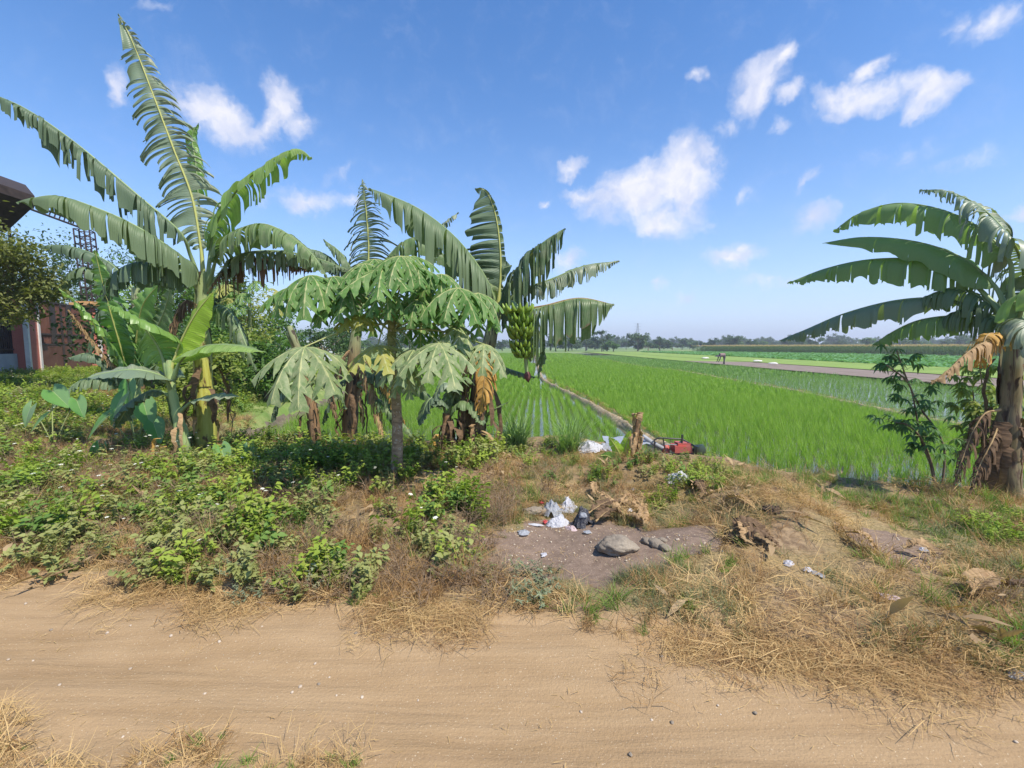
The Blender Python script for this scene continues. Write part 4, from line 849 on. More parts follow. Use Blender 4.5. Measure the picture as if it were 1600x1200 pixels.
# G: withered stump on the verge
Gp = plant('withered brown banana stump with a fresh yellow green sprout, beside the pump', 5.75, 985, 742)
pseudostem(Gp, [(982, 745), (985, 715), (992, 690), (998, 655)], 5.75, .05, .035, 'stem_brown')
dead_strips(Gp, P(990, 690, 5.7), 18, .35, 'dead', .06, .04, .07, .2); dead_strips(Gp, P(998, 655, 5.7), 4, .12, 'dead', .02, .05, .05, .05)
for pts, m_ in (([(972,738),(970,715),(962,698),(951,682)], 'ban_yellow'), ([(974,738),(976,710),(980,690),(986,672)], 'ban_yellow'), ([(972,740),(960,720),(948,712),(938,712)], 'ban_fresh'), ([(990,738),(1000,722),(1010,712),(1018,702)], 'ban')):
    banana_leaf(Gp, interp_d(pts, 5.7, 5.6), .06, m_, 'rib_yellow', up=(0, 1, .3), droop=(.3, .3), tat=0, pet=.25, wave=.02, ribr=.006)
# ================================================================ papayas
def papaya_leaf(par, hub, c, Rr, axis, nm, mt='pap', droop=.35, lobes=8, pr=.012):
    hub = Vector(hub); c = Vector(c); A = Vector(axis).normalized(); Nn = Vector(nm)
    if A.z < -.6: A = Vector((A.x*1.1, -.8, -.30)).normalized(); Nn = Vector((Nn.x*.6, -.35, 1))
    Nn = (Nn-A*Nn.dot(A)).normalized(); S = A.cross(Nn).normalized(); mb = MB(); nu = 40; veins = MB()
    for k in range(lobes):
        a = (k/(lobes-1)-.5)*2*R(150); L = Rr*(1-.42*(abs(a)/R(150))**1.3)*U(.92, 1.05); a += U(-.16, .16); L *= U(.85, 1.08); W = L*(.30 if abs(a) < 1.6 else .25); nt = 4 if abs(a) < 1.7 else 3; fold = U(.1, .7); dl = droop*U(.7, 1.5); tw = U(-.3, .3)
        dx, dy = math.cos(a), math.sin(a); ph = [U(-.1, .1) for _ in range(8)]
        d0 = (A*dx+S*dy).normalized(); l0 = (S*dx-A*dy).normalized(); g1_ = min(.86, droop*1.45*U(.75, 1.25)); CL = [c.copy()]; DL = []; LL = []
        for i in range(nu+1):
            g = g1_*(i/nu)**.6; dd_ = (d0*(1-g)+Vector((0, 0, -1))*g).normalized(); DL.append(dd_); LL.append((l0-dd_*l0.dot(dd_)).normalized()); CL.append(CL[-1]+dd_*(L/nu))
        veins.tube([CL[i]-DL[min(i, nu)].cross(LL[min(i, nu)])*-.002 for i in (0, 8, 16, 24, 32, 38)], [.0055, .0045, .0038, .003, .002, .001], 4, False)
        for side in (1, -1):
            rows = []; uvr = []
            for i in range(nu+1):
                s = i/nu; x = (s*nt+.0)%1.0; tooth = (x/.72)**.75 if x < .72 else (1-x)/.28; tooth = max(0, tooth)
                x2 = (s*nt*3)%1.0; env = math.sin(math.pi*min(1, (s*.93+.05))**1.15)**.75*(1 if s < .98 else .3)
                w = W*env*(.12+.88*tooth)*(1-.16*x2)+.012*L*(s < .05); rag = tooth*W*env*.7
                row = []; uv = []
                for v in (0, .35, .7, 1.0):
                    nn_ = DL[i].cross(LL[i]); nn_ = -nn_ if nn_.dot(Nn) < 0 else nn_; p = CL[i]+DL[i]*(rag*v)+LL[i]*(side*w*v)-nn_*(fold*w*v+.25*w*v*v*math.sin(s*9+k))-Vector((0, 0, .25*w*v*v)); row.append(p); uv.append((s*nt, v))
                rows.append(row); uvr.append(uv)
            mb.grid(rows, uvr)
    lf = mb.build('leaf', M[mt], par)
    mid = hub.lerp(c, .5)+Vector((0, 0, .06)); mb = MB(); pts, _ = resample([hub, mid, c], 10); mb.tube(pts, [pr*(1-.05*i) for i in range(10)], 6)
    o_ = len(mb.v); mb.v += veins.v; mb.f += [tuple(q+o_ for q in f) for f in veins.f]; mb.uv += veins.uv
    mb.build('petiole', M['petiole'], lf); return lf
random.seed(5)
Hp = plant('papaya tree in the middle with a slim trunk and dusty lobed leaves', 4.95, 618, 770, 'papaya tree', 'papaya_tree')
tb = MB(); pts, _ = resample([P(618, 772, 4.95), P(621, 690, 4.95), P(618, 610, 4.95), P(612, 545, 4.95), P(613, 470, 4.95)], 40); pts[0].z = Hs(pts[0].x, pts[0].y)-.05
tb.tube(pts, [.068-.028*i/39+.003*math.sin(i*2.2) for i in range(40)], 14, True, .07)
tk = tb.build('trunk', M['ptrunk'], Hp)
hubz = P(613, 505, 4.95)
PL = [(476,542,4.35,118,(-.05,-.35,-1),(0,-1,.55),'pap_dust',.5), (686,536,4.35,92,(.15,-.25,-1),(.1,-1,.5),'pap_dust',.45), (648,545,4.5,80,(-.35,-.2,-1),(-.2,-1,.5),'pap_dust',.4),
      (590,540,4.6,62,(0,-.3,-1),(0,-1,.4),'pap_yel',.4), (757,538,4.6,66,(.35,-.2,-1),(.3,-1,.5),'pap_dust',.6), (484,430,4.7,88,(-.15,-.4,-1),(-.1,-1,.7),'pap',.5),
      (598,420,4.55,88,(-.25,-.5,-1),(-.1,-1,.8),'pap',.3), (652,418,4.7,66,(.75,-.3,-.7),(.2,-.8,.9),'pap',.35), (716,450,4.6,88,(.2,-.35,-1),(.2,-1,.6),'pap',.5),
      (668,432,5.1,74,(.8,.1,-.7),(.2,-.4,1),'pap',.5), (560,425,5.2,72,(-.8,.1,-.6),(-.2,-.4,1),'pap',.5), (520,470,5.0,62,(-.7,.2,-.8),(-.2,-.6,1),'pap',.5), (700,482,5.2,66,(.9,.3,-.5),(.2,-.4,1),'pap',.5),
      (640,470,4.75,56,(.6,-.3,-.8),(.2,-.8,.7),'pap',.4), (560,490,4.8,56,(-.6,-.3,-.8),(-.2,-.8,.7),'pap_yel',.4), (660,500,5.3,60,(.4,.5,-.8),(.1,.3,1),'pap',.5), (590,480,5.4,60,(-.2,.6,-.8),(0,.2,1),'pap',.5),(545,455,4.75,66,(-.5,-.3,-.9),(-.2,-1,.6),'pap',.5),(675,470,4.7,62,(.3,-.3,-1),(.2,-1,.6),'pap',.5),(740,480,4.9,60,(.6,-.2,-.9),(.3,-1,.5),'pap',.5),(520,440,5.1,62,(-.7,.1,-.6),(-.2,-.5,1),'pap',.5),(585,405,5.1,60,(-.3,.3,-.4),(0,-.3,1),'pap',.4),(640,400,5.1,60,(.4,.3,-.4),(0,-.3,1),'pap',.4),(570,412,4.7,62,(-.4,-.5,-.9),(-.1,-1,.8),'pap',.45),(626,400,4.6,70,(.1,-.5,-.9),(.1,-1,.8),'pap',.45),(690,428,4.75,66,(.5,-.3,-.9),(.2,-1,.7),'pap',.45),(455,448,4.9,62,(-.7,-.2,-.9),(-.3,-1,.6),'pap',.5),(520,432,4.8,64,(-.2,-.4,-.9),(-.1,-1,.6),'pap',.45),(748,458,4.8,60,(.6,-.2,-.9),(.3,-1,.6),'pap',.5),(605,455,4.5,58,(0,-.5,-.9),(0,-1,.7),'pap',.5),(655,468,4.6,56,(.2,-.5,-.9),(.1,-1,.7),'pap',.5),(715,510,4.7,58,(.4,-.3,-.9),(.2,-1,.7),'pap_dust',.5),(640,580,4.6,50,(-.2,-.3,-.9),(-.1,-1,.7),'pap_dust',.5)]
for px, py, d, r, ax, nm, m_, dr in PL: papaya_leaf(Hp, hubz+Vector((U(-.03, .03), U(-.03, .03), U(-.12, .2))), P(px, py, d), r*d/700*1.08, ax, nm, m_, dr)
H2 = plant('small bushy papaya tree far behind, between the tallest banana plant and the middle papaya', 17, 388, 575, 'papaya tree', 'papaya_tree')
tb = MB(); c0 = P(388, 560, 17); c1 = P(390, 470, 17); c0.z = 0; tb.tube([c0, c0.lerp(c1, .5), c1], [.1, .08, .06], 8); tb.build('trunk', M['ptrunk'], H2)
for k in range(16):
    a = U(0, 6.28); q = c1+Vector((math.cos(a)*U(.5, 1.1), math.sin(a)*U(.4, 1.0), U(-.6, .8))); papaya_leaf(H2, c1, q, .6, (math.cos(a), math.sin(a), -.7), (0, -.4, 1), 'pap' if k % 3 else 'pap_yel', .4, 7)
# ================================================================ taro plants
def taro_leaf(par, base, c, L, axis, nm, mt='taro'):
    base = Vector(base); c = Vector(c); A = Vector(axis).normalized(); Nn = Vector(nm); Nn = (Nn-A*Nn.dot(A)).normalized(); S = A.cross(Nn).normalized(); mb = MB()
    for side in (1, -1):
        rows = []; uvr = []
        for i in range(15):
            s = i/14; x = (-.30+1.3*s)*L; w = L*.44*math.sin(math.pi*min(1, (s*.9+.10)))**.75*(1-.42*s) if s < .99 else .004; inner = min(w*.9, L*.17*max(0, (.23-s)/.23))
            rows.append([c+A*(x)+S*side*(inner+(w-inner)*v)+Nn*(.10*w*v-.55*L*s*s*.6-.03*math.sin(v*9+s*7)*L*.3*v) for v in (0, .35, .7, 1)]); uvr.append([(x*3, v) for v in (0, .35, .7, 1)])
        mb.grid(rows, uvr)
    lf = mb.build('leaf', M[mt], par); mb = MB(); pts, _ = resample([base, base.lerp(c, .5)+Vector((0, 0, .05)), c], 8); mb.tube(pts, [.010-.0006*i for i in range(8)], 6); mb.build('petiole', M['petiole'], lf)
def taro(lab, px, py, d, leaves):
    p = P(px, py, d); t = empty('taro_plant', (p.x, d, Hs(p.x, d)), lab, 'taro plant', 'taro plants in the weeds')
    for (a, b, dd, L, ax, nm, m_) in leaves: taro_leaf(t, (p.x+U(-.03, .03), d+U(-.03, .03), Hs(p.x, d)), P(a, b, dd), L, ax, nm, m_)
taro('pale and bright green taro plant right of the tallest banana stem', 385, 735, 5.9, [(388,700,5.8,.24,(-.2,-.3,-1),(.2,-1,.4),'taro_pale'),(345,698,5.7,.28,(.5,-.5,-.5),(0,-.5,1),'taro'),(330,730,5.4,.27,(.6,-.5,-.5),(-.2,-.5,1),'taro'),(362,735,5.3,.2,(.4,-.3,-.9),(0,-1,.6),'taro_pale'),(410,730,5.6,.25,(.7,-.3,-.6),(.2,-.5,1),'taro'),(438,700,6.2,.22,(.4,-.3,-.8),(.2,-.6,.8),'taro')])
taro('dark leaved taro clump in the shade between the young banana plant and the gate', 215, 690, 6.7, [(190,620,6.6,.42,(-.3,-.4,-.7),(-.2,-.7,.7),'taro'),(165,650,6.4,.38,(-.6,-.4,-.6),(-.2,-.5,.9),'taro'),(225,630,6.5,.40,(.4,-.4,-.7),(.1,-.7,.7),'taro'),(240,660,6.3,.34,(.5,-.5,-.5),(0,-.5,.9),'taro'),(155,700,6.0,.33,(-.1,-.4,-1),(0,-1,.5),'taro'),(200,600,7.0,.36,(.1,-.4,-.8),(0,-.7,.7),'taro')])
taro('taro plant with a light leaf at the far left, in front of the grey wall', 80, 680, 6.8, [(48,636,6.7,.30,(-.3,-.4,-.9),(-.1,-1,.5),'taro_pale'),(82,610,7.0,.42,(.6,-.3,-.3),(-.2,-.6,.9),'taro'),(120,625,6.9,.3,(.5,-.4,-.6),(0,-.6,.9),'taro'),(70,650,6.5,.28,(-.5,-.4,-.5),(-.2,-.5,1),'taro')])
taro('taro leaves standing at the foot of the leaning brown stem', 455, 735, 5.6, [(450,712,5.5,.17,(-.3,-.4,-.9),(0,-1,.6),'taro'),(470,730,5.4,.15,(.4,-.4,-.6),(0,-.6,.9),'taro')])
# ================================================================ cassava and shrubs
def cassava(lab, name, cat, base, stems, mt, n_per, sz, group=None):
    t = empty(name, base, lab, cat, group)
    for st in stems:
        mb = MB(); pts, L = resample([base+Vector((U(-.02, .02), 0, -.03))]+st, 24); mb.tube(pts, [.016-.0004*i for i in range(24)], 6); mb.build('stem', M['bark'], t)
        fo = MB(); pe = MB()
        for k in range(n_per):
            i = int(U(.42, 1)*23); q = pts[i]; a = U(0, 6.28); d = Vector((math.cos(a), math.sin(a), U(-.1, .8))).normalized(); c = q+d*U(.1, .26); pe.tube([q, c], [.003, .002], 3, False)
            for j in range(7):
                b = (j/6-.5)*4.4; s = d.cross(Vector((0, 0, 1))).normalized(); fo_d = (d*math.cos(b)+s*math.sin(b))+Vector((0, 0, -.45)); leaflet(fo, c, fo_d, sz*U(.7, 1.15), sz*.27, Vector((0, 0, 1)), .25, .4)
        fo.build('foliage', M[mt], t); pe.build('leaf_stalks', M['petiole'], t)
    return t
cb_ = P(1468, 772, 5.2); cb_.z = Hs(cb_.x, 5.2)
cassava('thin dark leaved cassava with two bent stems, left of the right banana plant', 'cassava_plant', 'cassava', cb_, [[P(1455,730,5.2),P(1440,690,5.2),P(1432,650,5.15),P(1420,600,5.1),P(1385,570,5.05)], [P(1476,720,5.2),P(1468,680,5.2),P(1440,640,5.2),P(1420,600,5.2),P(1400,545,5.2)], [P(1458,735,5.2),P(1442,690,5.1),P(1420,665,5.0),P(1398,660,4.95)]], 'cassava', 30, .12)
cb2 = P(1540, 770, 5.4); cb2.z = Hs(cb2.x, 5.4)
cassava('yellowish green shrub crowded behind the right banana stem', 'shrub', 'shrub', cb2, [[P(1545,700,5.4),P(1540,640,5.4),P(1530,570,5.4)], [P(1560,700,5.5),P(1600,640,5.5),P(1610,580,5.5)], [P(1540,700,5.5),P(1525,650,5.5),P(1520,610,5.5)]], 'cassava_y', 55, .15)
# lemongrass
for px, py, d, lab in ((808, 712, 6.9, 'upright lemongrass clump nearest the fruiting banana plant'), (888, 722, 6.5, 'lemongrass clump leaning over straw, beside the white sack')):
    mb = MB(); b = P(px, py, d); b.z = Hs(b.x, d)
    for _ in range(210): blade(mb, (b.x+U(-.13, .13), d+U(-.1, .1), b.z-.01), U(0, 6.28), U(0, .6), U(.4, .85), .013, 5, U(.2, 1.3))
    tag(mb.build('lemongrass', M['lemon']), lab, 'lemongrass', 'lemongrass clumps')
# ================================================================ house, gate and fence on the left
import bmesh
def brick_mat(N):
    tcn = N.n('ShaderNodeUVMap').outputs[0]; b = N.n('ShaderNodeTexBrick'); N.l(tcn, b.inputs['Vector']); b.inputs['Scale'].default_value = 5
    b.inputs['Color1'].default_value = (.42, .09, .06, 1); b.inputs['Color2'].default_value = (.50, .13, .09, 1); b.inputs['Mortar'].default_value = (.45, .25, .20, 1); b.inputs['Mortar Size'].default_value = .012
    b.inputs['Brick Width'].default_value = .5; b.inputs['Row Height'].default_value = .12
    return pbsdf(N, N.mix(.35, b.outputs['Color'], N.mix(N.noise(3, 4, .6, wpos(N)), (.3, .1, .08), (.55, .25, .2))), .8, .2, b.outputs['Fac'], -.4, .01)
M['brick'] = mat('red brick', brick_mat); M['white'] = plain('white paint', (.70, .66, .63), (.55, .52, .50), 3); M['cap'] = plain('ochre cap', (.50, .30, .12), (.40, .24, .11), 3)
M['iron'] = plain('dark iron', (.035, .025, .025), (.06, .04, .035), 8, .5); M['gate'] = plain('brown gate metal', (.11, .045, .03), (.15, .07, .05), 2, .6); M['greywall'] = plain('grey plaster', (.36, .37, .40), (.28, .29, .32), 2)
M['roof'] = plain('dark roof tile', (.03, .022, .02), (.055, .04, .035), 5, .8)
g1 = Vector((-18.6, 17.0, 0)); g2 = Vector((-21.1, 22.7, 0)); gu = (g2-g1).normalized(); gn = Vector((gu.y, -gu.x, 0)); gz = Vector((0, 0, 1)); AX = (gu, gn, gz)
def pillar(p, ztop, lab):
    z0 = Hs(p.x, p.y)-.1; e = empty('gate_pillar', (p.x, p.y, z0), lab, 'gate pillar', 'brick pillars of the gate')
    mb = MB(); mb.box((p.x, p.y, (z0+ztop)/2), (.80, .80, ztop-z0), AX)
    mb.uv = []
    for k in range(6): mb.uv += [(0, 0), (.8, 0), (.8, 3.1), (0, 3.1)]
    mb.build('shaft', M['brick'], e, False)
    for i in (-1, 1):
        for j in (-1, 1):
            mb = MB(); c = p+gu*.375*i+gn*.375*j; mb.box((c.x, c.y, (z0+ztop)/2), (.13, .13, ztop-z0-.01), AX); mb.build('corner_band', M['white'], e, False)
    mb = MB(); mb.box((p.x, p.y, ztop+.05), (.98, .98, .10), AX); mb.box((p.x, p.y, ztop+.16), (1.22, 1.22, .12), AX); mb.box((p.x, p.y, ztop+.26), (.95, .95, .08), AX); mb.build('cap', M['cap'], e, False)
pillar(g1, 3.35, 'nearer red brick gate pillar with white edges and ochre cap'); pillar(g2, 3.5, 'farther red brick gate pillar below the iron lattice')
zg = Hs(g1.x, g1.y); a0 = g1+gu*.45; a1 = g2-gu*.45; mid = (a0+a1)/2; Lg = (a1-a0).length
e = empty('gate', (mid.x, mid.y, zg), 'dark brown metal double gate between the two brick pillars', 'gate')
for s in (-1, 1):
    c = mid+gu*s*Lg/4
    mb = MB(); mb.box((c.x, c.y, zg+.62), (Lg/2-.03, .05, 1.1), AX); pn = mb.build('panel', M['gate'], e, False)
    mb = MB()
    for k in range(24): q = c+gu*((k+.5)/24-.5)*(Lg/2-.08); mb.box((q.x, q.y, zg+2.1), (.035, .035, 1.75), AX)
    mb.build('bars', M['gate'], e, False)
    mb = MB()
    for z in (.05, 1.2, 1.62, 2.98): mb.box((c.x, c.y, zg+z), (Lg/2-.03, .075, .07), AX)
    for t in (-1, 1): q = c+gu*t*(Lg/4-.05); mb.box((q.x, q.y, zg+1.5), (.08, .085, 2.95), AX)
    mb.build('frame', M['iron'], e, False)
    q = c-gu*s*Lg*.12; mb = MB(); mb.box((q.x, q.y, zg+2.1), (.42, .09, 1.7), AX); mb.build('dark_insert', M['iron'], e, False)
b0 = g1-gu*.45; b1_ = g1-gu*7.5; mid = (b0+b1_)/2; Lw = (b1_-b0).length
e = empty('boundary_wall', (mid.x, mid.y, zg-.2), 'low grey plastered wall topped with dark railings, left of the nearer pillar', 'wall')
mb = MB(); mb.box((mid.x, mid.y, zg+.25), (Lw, .2, 1.2), AX); mb.box((mid.x, mid.y, zg+.02), (Lw, .24, .1), AX); mb.build('wall', M['greywall'], e, False)
mb = MB()
for k in range(60): q = b0.lerp(b1_, (k+.5)/60); mb.box((q.x, q.y, zg+1.8), (.04, .04, 1.9), AX)
for z in (1.0, 2.0, 2.7): mb.box((mid.x, mid.y, zg+z), (Lw, .06, .06), AX)
mb.build('railings', M['iron'], e, False)
e = empty('iron_arch', (g2.x, g2.y, 3.8), 'black iron lattice tower with a sloping beam on top of the farther pillar', 'iron arch')
mb = MB(); top = Vector((-20.9, 22.7, 7.3))
basec = Vector((g2.x+.1, g2.y, 3.78)); w = .30
for i in (-1, -.33, .33, 1):
    for j in (-1, 1): mb.tube([basec+gu*w*j+gn*w*i, top+gu*w*j+gn*w*i+Vector((-.25, 0, 0))], .035, 5)
for k in range(11):
    t = k/10; c = basec.lerp(top+Vector((-.25, 0, 0)), t)
    for j in (-1, 1): mb.tube([c+gu*w*j-gn*w, c+gu*w*j+gn*w], .025, 4)
    for i in (-1, 1): mb.tube([c-gu*w+gn*w*i, c+gu*w+gn*w*i], .025, 4)
    if k < 10:
        c2 = basec.lerp(top+Vector((-.25, 0, 0)), t+.1); mb.tube([c+gu*w-gn*w, c2+gu*w+gn*w], .02, 4); mb.tube([c+gu*w+gn*w, c2+gu*w-gn*w], .02, 4)
mb.build('lattice_tower', M['iron'], e, False)
mb = MB(); s0_ = top+Vector((-.2, 0, .05)); s1_ = Vector((g1.x, g1.y, 6.95))
for dz in (0, .22): mb.tube([s0_+gz*dz, s1_+gz*dz], .045, 5)
for k in range(16): q = s0_.lerp(s1_, k/15); mb.tube([q, q+gz*.22+gu*.15], .025, 4)
mb.tube([s1_, Vector((g1.x, g1.y, 3.7))], .05, 5); mb.build('beam', M['iron'], e, False)
e = empty('house', (-16.5, 12, .4), 'house corner with a dark tiled roof eave at the left edge', 'house')
mb = MB(); mb.box((-21.4, 11.6, 2.9), (7, 5, 5.4)); mb.build('wall', M['white'], e, False)
mb = MB(); r0 = P(54, 306, 12.5); r1 = P(-160, 232, 10.0); back = Vector((-6, 5.5, 2.2))
mb.quad([r0, r1, r1+back, r0+back]); mb.quad([r0-gz*.22, r0+back-gz*.22, r1+back-gz*.22, r1-gz*.22]); mb.quad([r0-gz*.22, r1-gz*.22, r1, r0]); mb.quad([r0, r0+back, r0+back-gz*.22, r0-gz*.22])
mb.quad([r0-gz*.22+Vector((.0,.02,0)), r0-gz*.22-Vector((.9,-.02,.75)), r1-gz*.22-Vector((.9,-.02,.75)), r1-gz*.22]); mb.build('roof', M['roof'], e, False)
# ================================================================ trees
def tree_meshes(h, blobs, nleaf, ls, seed, trunk_r=.09, lean=0.0):
    random.seed(seed); tr = MB(); cr = MB(); top = Vector((lean, 0, h*.55)); tr.tube([(0, 0, -.1), (lean*.4, .02, h*.3), top], [trunk_r, trunk_r*.75, trunk_r*.5], 8)
    per = max(4, nleaf//len(blobs))
    for (bx, by, bz, br) in blobs:
        c = Vector((bx, by, bz)); tr.tube([top*.8, (top*.8+c)/2+Vector((0, 0, -.1*h*.3)), c], [trunk_r*.45, trunk_r*.3, trunk_r*.12], 5, False)
        for _ in range(max(3, per//22)):
            d = Vector((random.gauss(0, 1), random.gauss(0, 1), random.gauss(0, 1))).normalized(); cc = c+d*br*U(.45, 1.0); sp = br*.23
            for _ in range(22):
                q = cc+Vector((random.gauss(0, sp), random.gauss(0, sp), random.gauss(0, sp*.7))); dv = Vector((U(-1, 1), U(-1, 1), U(-.8, .5))).normalized()
                leaflet(cr, q, dv, ls*U(.6, 1.3), ls*.55, Vector((U(-.6, .6), U(-.6, .6), 1)), .2, .3)
    return tr, cr
def make_tree(name, base, h, blobs, nleaf, ls, mt, lab, cat='tree', seed=1, group=None, tr_r=.09):
    t, c = tree_meshes(h, blobs, nleaf, ls, seed, tr_r); b = Vector(base)
    for m in (t, c): m.v = [tuple(Vector(v)+b) for v in m.v]
    e = empty(name, b, lab, cat, group); t.build('trunk', M['bark'], e); c.build('crown', M[mt], e, smooth=False); return e
def blobs(n, rx, ry, z0, z1, r, seed):
    random.seed(seed); return [(U(-rx, rx), U(-ry, ry), U(z0, z1), r*U(.7, 1.2)) for _ in range(n)]
q = P(-5, 400, 11)
make_tree('olive_green_tree', (q.x-.6, 11, .3), 5, [(0, 0, 3.3, .8), (.7, 0, 2.9, .7), (1.3, -.2, 3.5, .5), (1.5, .2, 2.7, .45), (-.4, 0, 4.2, .8), (.5, 0, 3.8, .6), (.9, 0, 2.3, .5), (0, .2, 2.3, .7), (1.1, .1, 3.0, .5)], 7800, .11, 'tree_olive', 'olive brown leafed tree hanging over the grey wall at the left edge', seed=3)
for px, d, h, rx, r, mt, n, lab in ((415, 12.5, 1.7, .8, .5, 'tree_mid', 2400, 'knee high green shrub on the bank left of the papaya'), (335, 10.5, 1.5, .7, .45, 'cassava_y', 2200, 'low yellow green shrub at the foot of the tallest banana plant'), (505, 26, 2.4, 1.6, .8, 'tree_dark', 2200, 'dark green shrub below the far shed'), (262, 17, 4.2, 1.4, 1.0, 'tree_mid', 3800, 'round green tree behind the leafy banana clump'), (330, 20, 4.6, 1.3, .9, 'tree_dark', 3400, 'dark green tree right behind the tallest banana stem'),
    (375, 21, 4.6, 1.2, .9, 'cassava_y', 3200, 'yellow green bushy tree right of the tallest banana stem'), (425, 24, 3.6, 1.2, .8, 'tree_mid', 2600, 'low bushy tree in front of the white shed'), (300, 14.5, 2.6, 1.2, .8, 'tree_mid', 2600, 'leafy shrub behind the young banana plant'), (365, 14, 2.0, .8, .6, 'cassava_y', 2000, 'yellow green shrub right of the tallest banana stem, near the bank'), (235, 13, 2.4, 1.1, .7, 'tree_dark', 2600, 'dark shrub in the shade behind the banana clump'), (440, 30, 2.6, 1.6, .8, 'tree_mid', 1800, 'low shrub on the bank below the white shed'), (300, 30, 6, 2.4, 1.4, 'tree_dark', 3000, 'tall dark tree far behind the tallest banana plant'), (190, 26, 5.0, 2.0, 1.3, 'tree_dark', 3600, 'dark tree behind the iron lattice'),
    (555, 34, 3.0, 1.8, .9, 'tree_dark', 2200, 'dark shrub far behind the papaya trunk'), (90, 30, 8.8, 3.2, 2.0, 'tree_dark', 5200, 'large dark tree behind the gate'), (640, 55, 4.2, 2.4, 1.2, 'tree_dark', 2000, 'far tree seen through the papaya leaves'), (500, 48, 3.2, 2.2, 1.0, 'tree_mid', 2000, 'green shrub beside the far white shed')):
    x = (px-800)/F*d; make_tree('tree' if h > 3.3 else 'shrub', (x, d, Hs(x, d)-.05), h, blobs(9, rx, rx*.7, h*.35, h*.85, r, px), n, .11+d*.003, mt, lab, 'tree' if h > 3.3 else 'shrub', seed=px)
# far shed and fence
M['shed'] = plain('pale shed wall', (.62, .64, .66), (.5, .52, .55), 1); M['rust'] = plain('rusty red post', (.35, .12, .08), (.25, .1, .07), 3)
sp_ = P(485, 540, 44); e = empty('shed', (sp_.x, 44, 0), 'small white walled shed seen far off between the papaya and the green trees', 'shed')
mb = MB(); mb.box((sp_.x, 44, 1.4), (3.6, 3, 2.8)); mb.build('wall', M['shed'], e, False)
mb = MB(); mb.box((sp_.x, 44, 2.9), (4.2, 3.6, .12)); mb.build('roof', M['greywall'], e, False); mb = MB(); mb.box((sp_.x-.3, 42.46, 1.5), (.5, .06, 1.1)); mb.build('window', M['iron'], e, False)
mb = MB(); mb.box((sp_.x+1.0, 42.46, 1.0), (.8, .06, 1.9)); mb.build('door', M['rust'], e, False)
# distant line of trees
FARG = 'trees along the far edge of the rice fields'
far_src = []
for k, (h, mt, nb, rx) in enumerate(((8.5, 'tree_dark', 9, 2.4), (6.0, 'tree_dark', 8, 2.8), (10.5, 'tree_dark', 10, 3.0), (5.0, 'tree_mid', 7, 2.2), (4.2, 'tree_dark', 7, 3.2), (7.0, 'tree_mid', 6, 1.5))):
    t, c = tree_meshes(h, blobs(nb, rx, rx, h*.35, h*.88, 1.5 if h > 5 else 1.2, 50+k), 1500, .75, 60+k, .22)
    far_src.append((t.build('trunk', M['bark'], None, link=False).data, c.build('crown', M[mt], None, smooth=False, link=False).data))
random.seed(99)
FARL = ['tall dark rounded tree in the distant line beyond the rice', 'broad medium dark tree in the distant line beyond the rice', 'tallest spreading tree in the distant line beyond the rice', 'small light green tree in the distant line beyond the rice', 'low wide dark bush in the distant line beyond the rice', 'slim light green tree in the distant line beyond the rice']
spots = [(940, 2, 165), (958, 3, 150), (996, 0, 175), (1030, 1, 200), (1148, 0, 210), (1172, 1, 200), (1274, 2, 205), (1488, 2, 230), (1372, 1, 260), (868, 0, 175), (888, 1, 180), (915, 4, 190)]
x = 440
while x < 1660: spots.append((x+U(-5, 5), random.choice((1, 4, 4, 3, 5, 1, 0)), U(170, 300))); x += U(11, 24)
for px, k, d in spots:
    xx = (px-800)/F*d; s = U(.75, 1.1); t = empty('distant_tree', (xx, d, PZ), FARL[k], 'tree', FARG+', kind '+('one', 'two', 'three', 'four', 'five', 'six')[k], U(0, 6)); t.scale = (s*1.15, s*1.15, s*.9)
    for nm, me in (('trunk', far_src[k][0]), ('crown', far_src[k][1])): o = bpy.data.objects.new(nm, me); col.objects.link(o); o.parent = t
protos_far = []
for k in (1, 4): 
    o = bpy.data.objects.new('woods', far_src[k][1]); protos_far.append(o)
pts = [(U(-420, 620), U(330, 430), PZ) for _ in range(420)]
scatter('distant_woods', 'hazy continuous woods on the horizon', protos_far, pts, (.9, 1.7), .05)
# pylons
M['steel'] = plain('galvanised steel', (.25, .26, .28), (.2, .21, .23), .2)
for px, d, h, lab in ((995, 560, 30, 'faint steel lattice pylon standing over the distant trees'), (1437, 560, 36, 'faint steel lattice pylon on the right, half hidden by banana leaves')):
    x = (px-800)/F*d; e = empty('pylon', (x, d, PZ), lab, 'pylon', 'power line pylons'); mb = MB()
    def wz(z): return 3.2*(1-z/h)**1.3+.5
    for i in (-1, 1):
        for j in (-1, 1): mb.tube([(x+i*wz(z), d+j*wz(z), PZ+z) for z in np.linspace(0, h, 7)], .17, 4)
    for k in range(9):
        z, z2 = h*k/9, h*(k+1)/9
        for j in (-1, 1): mb.tube([(x-wz(z), d+j*wz(z), z), (x+wz(z2), d+j*wz(z2), z2)], .10, 3); mb.tube([(x+wz(z), d+j*wz(z), z), (x-wz(z2), d+j*wz(z2), z2)], .10, 3)
    mb.build('tower', M['steel'], e, False)
    for z in (.97, .86, .75): mb = MB(); mb.tube([(x-4.2, d, h*z), (x, d, h*z+.6), (x+4.2, d, h*z)], .16, 4); mb.build('cross_arm', M['steel'], e, False)
